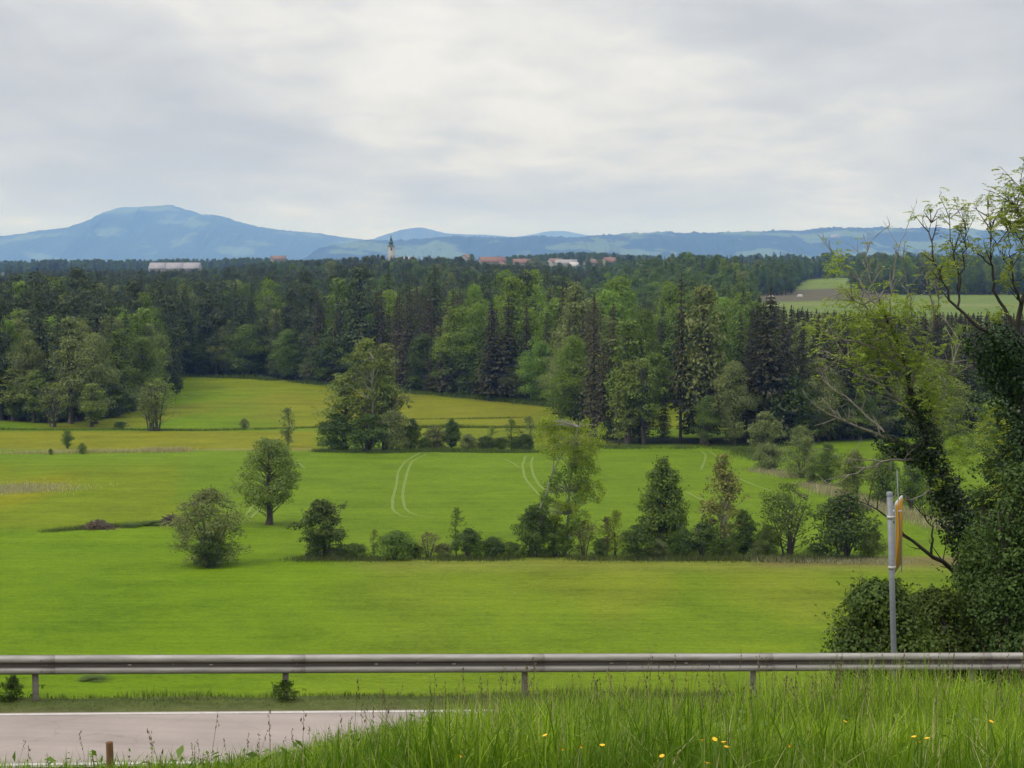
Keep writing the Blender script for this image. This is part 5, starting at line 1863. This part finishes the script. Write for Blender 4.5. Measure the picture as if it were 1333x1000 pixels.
def robinia_tree():
    h = Hero('robinia_tree', 'tall robinia with ivy-wrapped trunk and airy feathery leaves', 41.0, 1356, 9)
    tr = h.poly([(1356, 990), (1352, 875), (1348, 780), (1342, 690), (1338, 600), (1330, 530), (1322, 480), (1322, 430), (1336, 380), (1344, 330), (1342, 280), (1334, 240)], 26, 0.03)
    tr[0] = (0, 0, -0.3)
    Geo().tube(tr, 0.27 + (0.015 - 0.27) * np.linspace(0, 1, 26) ** 0.7, 9).build('trunk', M['bark_dark'], h.root, True)
    L = h.limb
    L([(1322, 452), (1300, 440, -.2), (1272, 424, -.4), (1246, 402, -.5), (1236, 390, -.5), (1224, 358, -.4), (1210, 328, -.3), (1212, 290, -.2)], 0.062, 0.007, 'bark_dark', twigs=14, tl=(.2, .55), spray=0.5, side=0.8, n=18, start=.5)
    L([(1246, 402, -.5), (1248, 372, -.3), (1244, 340, -.2), (1238, 312, -.1), (1236, 285, 0)], 0.030, 0.005, 'bark_dark', twigs=12, tl=(.2, .5), spray=0.9, side=0.8)
    L([(1248, 380, -.3), (1256, 340, -.1), (1258, 300, 0), (1256, 276, .1)], 0.024, 0.004, 'bark_dark', twigs=10, tl=(.15, .45), spray=1.0, side=0.8, start=.4)
    L([(1322, 425), (1308, 402, .2), (1292, 382, .3), (1294, 352, .4), (1288, 338, .4), (1291, 298, .5), (1286, 272, .5)], 0.050, 0.006, 'bark_dark', twigs=12, tl=(.2, .5), spray=0.8, side=0.8, n=18, start=.45)
    L([(1290, 345, .4), (1272, 330, .6), (1262, 318, .7)], 0.02, 0.005, 'bark_dark', twigs=6, tl=(.15, .4), spray=1.0)
    L([(1330, 400), (1318, 360, -.3), (1306, 335, -.4), (1298, 318, -.5)], 0.03, 0.005, 'bark_dark', twigs=8, tl=(.2, .5), spray=0.9)
    L([(1336, 385), (1326, 395, -.3), (1320, 372, -.5), (1316, 340, -.6), (1312, 300, -.6)], 0.03, 0.005, 'bark_dark', twigs=10, tl=(.2, .5), spray=1.1)
    for px in ([(1342, 330), (1326, 310, .2), (1314, 296, .3), (1308, 280, .4)], [(1342, 300), (1328, 280, -.2), (1318, 262, -.3)], [(1340, 270), (1332, 250, .1), (1328, 234, .2)], [(1344, 340), (1366, 310), (1384, 280)], [(1342, 300), (1360, 260), (1370, 230)], [(1340, 420), (1370, 380), (1392, 340)]):
        L(px, 0.026, 0.005, 'bark_dark', twigs=12, tl=(.2, .5), spray=1.5, start=.2)
    rng = h.rng
    for (cx, cy, sx_, sy_, n) in ((1330, 290, 16, 34, 150), (1300, 410, 16, 10, 26), (1236, 350, 10, 16, 40), (1320, 640, 26, 36, 160), (1290, 560, 22, 30, 90)):
        for _ in range(n):
            p = P(cx + rng.normal(0, sx_ * 0.6), cy + rng.normal(0, sy_ * 0.6), h.D + rng.normal(0, 0.5)) - h.o
            h.spray(p, nrm(rng.normal(size=3)))
    h.clothe(tr, 0.80, 16000, 0.085, 0.05, 0.56)
    q = h.poly([(1330, 500), (1312, 455, -.3), (1300, 438, -.4)], 8)
    h.clothe(q, 0.42, 3600, 0.08)
    q = h.poly([(1330, 560), (1305, 500, .3), (1286, 462, .4), (1270, 440, .4)], 8)
    h.clothe(q, 0.42, 3600, 0.08)
    h.done('robinia')


ivy_tree()
robinia_tree()

SHAPE['weed'] = broadleaf(303, 0.0, 1.9, 46, 34, 0.085, 0.3, r0=0.012, stems=9, spread=0.8, cr=(0.10, 0.22), ragged=0.45, foot=0.8, peak=1.6)
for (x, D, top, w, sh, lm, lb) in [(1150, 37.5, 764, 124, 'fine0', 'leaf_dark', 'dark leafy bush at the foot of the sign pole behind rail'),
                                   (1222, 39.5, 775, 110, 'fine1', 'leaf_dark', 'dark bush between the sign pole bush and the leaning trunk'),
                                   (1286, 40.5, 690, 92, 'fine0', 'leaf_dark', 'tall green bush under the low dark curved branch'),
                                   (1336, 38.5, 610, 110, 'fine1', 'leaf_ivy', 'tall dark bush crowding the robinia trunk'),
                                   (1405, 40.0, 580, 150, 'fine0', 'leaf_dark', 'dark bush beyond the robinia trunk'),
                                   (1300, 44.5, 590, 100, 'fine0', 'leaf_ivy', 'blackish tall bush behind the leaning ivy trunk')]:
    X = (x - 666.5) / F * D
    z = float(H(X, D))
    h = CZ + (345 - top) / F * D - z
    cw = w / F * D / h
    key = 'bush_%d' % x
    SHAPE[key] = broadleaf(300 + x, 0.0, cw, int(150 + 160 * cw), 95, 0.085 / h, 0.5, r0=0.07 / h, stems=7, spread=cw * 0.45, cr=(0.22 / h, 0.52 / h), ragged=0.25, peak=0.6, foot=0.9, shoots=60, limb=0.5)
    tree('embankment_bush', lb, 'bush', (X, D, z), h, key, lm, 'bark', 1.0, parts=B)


# ------------------------------------------------------------------ grass
def blade_mesh(name, pos, h, w, mat, rng, lean=0.35, segs=3, tint=None, extra=None, kind='stuff', label=None):
    n = len(pos)
    ang = rng.random(n) * 6.283
    wd = np.stack([np.cos(ang), np.sin(ang), 0 * ang], 1)
    la = rng.random(n) * 6.283
    ld = np.stack([np.cos(la), np.sin(la), 0 * la], 1)
    lm = np.abs(rng.normal(0, lean, n))
    V = np.empty((n, 2 * segs + 1, 3))
    for k in range(segs + 1):
        s = k / segs
        c = pos + ld * (lm * h * s ** 2)[:, None]
        c[:, 2] += h * (s - 0.3 * lm * s ** 2)
        if k < segs:
            ww = (w * (1 - 0.55 * s ** 1.5) * 0.5)[:, None]
            V[:, 2 * k] = c - wd * ww
            V[:, 2 * k + 1] = c + wd * ww
        else:
            V[:, 2 * segs] = c
    m = 2 * segs + 1
    b = np.arange(n)[:, None] * m
    q = np.concatenate([b + np.array([2 * k, 2 * k + 1, 2 * k + 3, 2 * k + 2])[None] for k in range(segs - 1)], 0)
    t3 = b + np.array([2 * segs - 2, 2 * segs - 1, 2 * segs])[None]
    if tint is None:
        tint = rng.random(n)
    me = mesh_data(name, V.reshape(-1, 3), [q, t3], M[mat], False, {'tint': np.repeat(tint, m)})
    o = put(name, me)
    return tag(o, label, 'grass', kind='stuff')


def foreground_grass():
    rng = np.random.default_rng(12)
    # tussocks, then blades round each tussock
    nt_ = 5200
    Yc = np.sqrt(rng.uniform(9.5 ** 2, 27.5 ** 2, nt_ * 3))
    Uc = rng.uniform(-0.35, 0.35, nt_ * 3)
    Xc = Uc * Yc
    t, n = tn(Xc, Yc)
    ok = n < -4.15
    Xc, Yc = Xc[ok], Yc[ok]
    per = 15
    X = np.repeat(Xc, per) + rng.normal(0, 0.11, len(Xc) * per)
    Y = np.repeat(Yc, per) + rng.normal(0, 0.11, len(Xc) * per)
    t, n = tn(X, Y)
    ok = n < -4.12
    X, Y = X[ok], Y[ok]
    pos = np.stack([X, Y, H(X, Y) - 0.03], 1)
    u = X / Y
    xp = 666.5 + u * F
    hz = fbm(X * 0.55, Y * 0.55, 61, 3)
    hz2 = fbm(X * 1.6 + 4, Y * 1.6, 62, 2)
    side = np.interp(xp, [0, 250, 450, 700, 1333], [0.55, 0.60, 0.75, 0.95, 1.05])
    tus = np.repeat(rng.uniform(0.45, 1.35, len(Xc)), per)[ok]
    h = (0.12 + 0.46 * hz ** 1.4 + 0.2 * hz2) * side * tus * rng.uniform(0.5, 1.2, len(X))
    tt = np.repeat(rng.normal(0, 0.2, len(Xc)), per)[ok]
    tint = np.clip(-0.25 + 1.4 * fbm(X * 0.8 + 30, Y * 0.8, 63, 3) + tt + rng.normal(0, 0.15, len(X)), 0, 1)
    dry = rng.random(len(X)) < 0.09 + 0.16 * sstep(0.55, 0.7, hz2)
    blade_mesh('tall_grass', pos[~dry], h[~dry], rng.uniform(0.006, 0.015, (~dry).sum()), 'grass', rng, 0.45, 3, tint[~dry], label='long fresh green grass on the bank above the road')
    blade_mesh('dry_grass', pos[dry], h[dry] * 1.05, rng.uniform(0.004, 0.009, dry.sum()), 'grass_dry', rng, 0.45, 2, label='dry straw-coloured blades in the long bank grass')
    # seed heads on tall stalks
    k = 620
    Y = np.sqrt(rng.uniform(12 ** 2, 26 ** 2, k))
    X = rng.uniform(-0.36, 0.36, k) * Y
    t, n = tn(X, Y)
    ok = n < -4.15
    X, Y = X[ok], Y[ok]
    k = len(X)
    xp = 666.5 + X / Y * F
    kk = rng.random(k) < np.interp(xp, [0, 420, 620], [0.22, 0.3, 1.0])
    X, Y, xp = X[kk], Y[kk], xp[kk]
    k = len(X)
    hh = rng.uniform(0.45, 0.95, k) * np.interp(xp, [0, 450, 1333], [0.75, 0.8, 1.0])
    g = Geo()
    for i in range(k):
        b = np.array((X[i], Y[i], float(H(X[i], Y[i])) - 0.03))
        ln = rng.normal(0, 0.10, 2) * hh[i]
        tp = b + np.array((ln[0], ln[1], hh[i]))
        md = (b + tp) / 2 - np.array((ln[0], ln[1], 0)) * 0.2
        g.tube([b, md, tp], [0.0024, 0.002, 0.0012], 3, 0.35, False)
        m = 7
        s = np.linspace(0.80, 1.02, m)
        C = b + (tp - b) * s[:, None] + rng.normal(0, 0.008, (m, 3))
        g.leaves(C, rng.normal(size=(m, 3)) * (1, 1, 0.3), 0.035, rng, 0.38, axis=np.repeat((tp - b)[None], m, 0) + rng.normal(0, 0.12, (m, 3)))
    o = g.build('seeding_grass', M['grass_seed'])
    tag(o, 'brownish seed heads on tall thin grass stalks on the bank', 'grass', kind='stuff')
    # broad leaves low in the sward
    k = 9000
    Y = np.sqrt(rng.uniform(11 ** 2, 26 ** 2, k))
    X = rng.uniform(-0.36, 0.36, k) * Y
    t, n = tn(X, Y)
    kk = (n < -4.2) & (fbm(X * 1.1, Y * 1.1, 66, 2) > 0.5)
    X, Y = X[kk], Y[kk]
    C = np.stack([X, Y, H(X, Y) + rng.uniform(0.03, 0.32, len(X))], 1)
    g = Geo()
    g.leaves(C, rng.normal(size=(len(X), 3)) + np.array((0, -0.3, 1.0)), rng.uniform(0.04, 0.11, len(X)), rng, 0.5)
    tag(g.build('bank_herbs', M['leaf_mid']), 'low broad-leaved herbs in the bank grass', 'herbs', kind='stuff')


M['grass_seed'] = foliage('grass_seed', (0.10, 0.09, 0.045), (0.22, 0.19, 0.10), 0.2, 0.0)
foreground_grass()


def verge_grass():
    rng = np.random.default_rng(14)
    k = 30000
    t = rng.uniform(-22, 44, k)
    n = rng.uniform(-0.80, 0.75, k)
    keep = rng.random(k) < np.clip((n + 0.80) * 1.5, 0.10, 1)
    t, n = t[keep], n[keep]
    p = RP[None] + RD[None] * t[:, None] + RNV[None] * n[:, None]
    pos = np.column_stack([p, H(p[:, 0], p[:, 1]) - 0.02])
    hz = fbm(t * 0.9, n * 0.9, 71, 3)
    h = (0.03 + 0.34 * hz ** 1.5 * np.clip((n + 0.8) / 0.9, 0.25, 1)) * rng.uniform(0.6, 1.3, len(t))
    tint = np.clip(fbm(t * 1.3, n * 2, 72, 3) + rng.normal(0, 0.2, len(t)), 0, 1)
    blade_mesh('verge_grass', pos, h, rng.uniform(0.006, 0.013, len(t)), 'grass_verge', rng, 0.5, 2, tint, label='short dull grass on the verge under the guard rail')


verge_grass()


for (t, n, hgt, wf, lb) in [(-0.30, 0.12, 0.40, 0.9, 'dark weed clump at the foot of the rail post by bare verge'),
                            (4.05, 0.02, 0.34, 0.9, 'leafy weed clump at the foot of a guard rail post')]:
    tree('weed_clump', lb, 'weeds', along(t, n, -0.03), hgt, 'weed', 'leaf_dark', 'bark', wf, parts=B)


def line_grass(name, pxs, hgt, half, cnt, mat, label, wid=0.05, dmin=95.0):
    rng = np.random.default_rng(len(name) + cnt)
    q = np.array([G(*p, dmin)[:2] for p in pxs])
    seg = np.r_[0, np.cumsum(np.linalg.norm(np.diff(q, axis=0), axis=1))]
    s = rng.uniform(0, seg[-1], cnt)
    X = np.interp(s, seg, q[:, 0]) + rng.normal(0, half, cnt)
    Y = np.interp(s, seg, q[:, 1]) + rng.normal(0, half, cnt)
    gap = fbm(s * 0.12, s * 0 + cnt, 81, 3)
    ok = gap > 0.36
    X, Y, gp = X[ok], Y[ok], gap[ok]
    pos = np.stack([X, Y, H(X, Y) - 0.03], 1)
    h = hgt * rng.uniform(0.4, 1.2, len(X)) * (0.5 + gp)
    blade_mesh(name, pos, h, np.full(len(X), wid), mat, rng, 0.4, 2, label=label)


line_grass('ditch_grass', [(-60, 559), (60, 560), (160, 560), (260, 561), (340, 559), (415, 557)], 0.6, 0.6, 6000, 'grass_ditch', 'rank grass darkened for the shaded ditch of the back field')  # uncut grass; its dark colour doubles as the ditch's painted shade
line_grass('ditch_grass', [(530, 557), (600, 557), (660, 557), (724, 558), (790, 558)], 0.7, 0.7, 6000, 'grass_ditch', 'rank grass darkened for the shaded ditch before the wood corner')
line_grass('ditch_grass', [(500, 547), (560, 546), (640, 545), (720, 543)], 0.35, 0.7, 2500, 'grass_ditch', 'thin grass line darkened for ditch shade across the back field')
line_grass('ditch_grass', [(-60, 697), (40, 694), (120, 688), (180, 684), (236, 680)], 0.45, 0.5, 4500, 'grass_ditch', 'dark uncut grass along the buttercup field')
line_grass('pale_grass', [(-60, 591), (60, 590), (150, 589), (215, 588), (300, 588)], 0.55, 0.8, 9000, 'grass_dry', 'pale dry grass along the edge of the yellow strip')
line_grass('pale_grass', [(190, 587), (215, 588), (240, 587)], 0.9, 1.0, 2500, 'grass_dry', 'patch of straw-coloured tall grass on the yellow strip')
M['reed'] = foliage('reed', (0.24, 0.225, 0.13), (0.4, 0.37, 0.23), 0.3, 0.0)
line_grass('reed_bed', [(-60, 640), (20, 637), (60, 636), (102, 633)], 0.55, 3.4, 8000, 'reed', 'pale brown reed patch in the buttercup field', 0.06)
line_grass('hedge_grass', [(385, 729), (520, 729), (700, 728), (860, 729), (1000, 729), (1160, 730)], 0.55, 0.9, 16000, 'grass_verge', 'uncut grass along the foot of the meadow hedge', 0.05)
line_grass('hedge_dry_grass', [(985, 729), (1040, 730), (1100, 732), (1170, 733)], 0.5, 0.8, 4000, 'reed', 'reddish dry grass under the end of the hedge', 0.05)
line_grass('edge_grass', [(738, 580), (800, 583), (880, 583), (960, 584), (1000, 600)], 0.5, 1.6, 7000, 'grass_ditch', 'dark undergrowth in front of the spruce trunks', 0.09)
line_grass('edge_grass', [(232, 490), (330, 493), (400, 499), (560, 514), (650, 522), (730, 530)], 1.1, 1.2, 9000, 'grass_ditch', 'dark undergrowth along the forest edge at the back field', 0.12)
line_grass('edge_grass', [(985, 612), (1020, 618), (1060, 634), (1110, 650), (1170, 668), (1235, 690)], 0.7, 1.2, 8000, 'reed', 'pale dry grass around the meadow edge bushes', 0.06)
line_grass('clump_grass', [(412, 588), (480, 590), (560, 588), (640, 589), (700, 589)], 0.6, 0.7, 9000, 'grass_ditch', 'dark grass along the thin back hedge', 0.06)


def brush_pile(x, y, w, hgt, label, seed, mat='brush'):
    g0 = G(x, y)
    rng = np.random.default_rng(seed)
    W = w / F * g0[1]
    hm = hgt / F * g0[1]
    root = thing('brush_pile', label, 'brush pile', g0)
    g = Geo()
    lf = Geo()
    for _ in range(170):
        a = rng.normal(0, 1, 2) * (W * 0.24, 0.8)
        z = hm * max(0.03, 1 - abs(a[0]) / (W * 0.55)) * rng.uniform(0.2, 0.95)
        c = np.array((a[0], a[1], z))
        d = nrm(rng.normal(size=3) * (1, 1, 0.3)) * rng.uniform(0.3, 0.9)
        g.tube([c - d, c + rng.normal(0, 0.05, 3), c + d], [0.05, 0.04, 0.02], 4)
    n = 1500
    a = rng.normal(0, 1, (n, 2)) * (W * 0.25, 0.8)
    z = hm * np.maximum(0.03, 1 - np.abs(a[:, 0]) / (W * 0.55)) * rng.uniform(0.0, 0.95, n)
    lf.leaves(np.column_stack([a, z]), rng.normal(size=(n, 3)) + (0, 0, .6), rng.uniform(0.12, 0.3, n), rng, 0.5)
    g.build('branches', M['bark'], root, True)
    lf.build('leaves', M[mat], root)


M['brush'] = foliage('brush_leaf', (0.12, 0.085, 0.05), (0.26, 0.18, 0.11), 0.1, 0.0)
brush_pile(126, 688, 46, 11, 'brown brush pile on the line of dark uncut grass', 3)
brush_pile(224, 682, 30, 11, 'brown brush pile close to the grey willow bush', 4)
for (x, y, tp, w, lm, lb) in [(168, 686, 681, 34, 'leaf_mid', 'flat green weeds between the two brown brush piles'), (198, 684, 678, 30, 'leaf_mid', 'green weeds beside the brush pile near the willow'),
                              (122, 886, 880, 44, 'leaf_mid', 'green weed patch in lush meadow seen under the rail')]:
    plant(x, y, tp, w, 'shrub2', lm, 'weed_patch', lb, 'weeds', parts=B)


# yellow flowers
M['petal'] = solid('yellow_petal', (0.85, 0.55, 0.02), (0.75, 0.45, 0.02), 8.0, 0.6)
M['stalk'] = solid('flower_stalk', (0.08, 0.15, 0.02), (0.06, 0.11, 0.02), 8.0, 0.7)


def flowers():
    rng = np.random.default_rng(3)
    spots = [(710, 958), (722, 963), (728, 969), (757, 966), (757, 973), (784, 971), (733, 976), (914, 964), (930, 963), (942, 967), (945, 973), (921, 994), (1190, 960), (1197, 966), (1207, 962), (1028, 972), (1253, 886), (1271, 888), (600, 985), (862, 985), (1100, 940), (1290, 940)]
    gb = Geo()
    for k in range(9):
        a = k * 6.283 / 9
        d = np.array((math.cos(a), math.sin(a), 0.35))
        gb.leaves([d * 0.018], [np.array((0, 0, 1.0)) - d * 0.3], 0.030, rng, 0.7, axis=[d])
    gb.lathe([(0.001, 0.012), (0.010, 0.008), (0.012, 0.0), (0.004, -0.012)], (0, 0, 0), 7)
    bm = gb.data('bloom', M['petal'])
    Ds = np.arange(9.3, 24, 0.05)
    for (x, y) in spots:
        a, fy, fz = ray(x, y)
        s = Ds / fy
        dz = CZ + fz * s - H(a * s, Ds)
        tgt = rng.uniform(0.34, 0.46)
        i = int(np.argmin(np.abs(dz - tgt)))
        p = np.array((a * s[i], Ds[i], CZ + fz * s[i]))
        z0 = float(H(p[0], p[1]))
        t = thing('yellow_flower', 'small yellow flower on a thin stalk in long bank grass', 'flower', (p[0], p[1], z0), rng.random() * 6, 'yellow flowers in the bank grass')
        L = p[2] - z0
        Geo().tube([(0, 0, -0.03), (0.01, 0, L * 0.5), (0, 0, L)], 0.0025, 4).build('stalk', M['stalk'], t)
        b = put('bloom', bm, t, (0, 0, L))
        b.rotation_euler = (rng.uniform(0.1, 0.7), 0, rng.random() * 6)
        b.scale = (0.5,) * 3


flowers()

# ------------------------------------------------------------------ haze: one closed box of even, pale air
HAZE = 7.8e-5


def haze():
    g = Geo()
    x0, x1, y0, y1 = -27500, 27500, -60, 29000
    z0, z1 = CZ - 66, CZ + 660
    g.box(((x0 + x1) / 2, (y0 + y1) / 2, (z0 + z1) / 2), (x1 - x0, y1 - y0, z1 - z0))
    m, t, out = newmat('haze_air')
    v = N(t, 'ShaderNodeVolumePrincipled')
    v.inputs['Color'].default_value = (0.22, 0.40, 1.0, 1)
    v.inputs['Absorption Color'].default_value = (1, 1, 1, 1)
    v.inputs['Density'].default_value = HAZE
    v.inputs['Anisotropy'].default_value = 0.0
    link(t, v.outputs[0], out.inputs['Volume'])
    o = g.build('haze', m)
    tag(o, 'pale blue haze in the air over the valley', 'haze', kind='stuff')


haze()
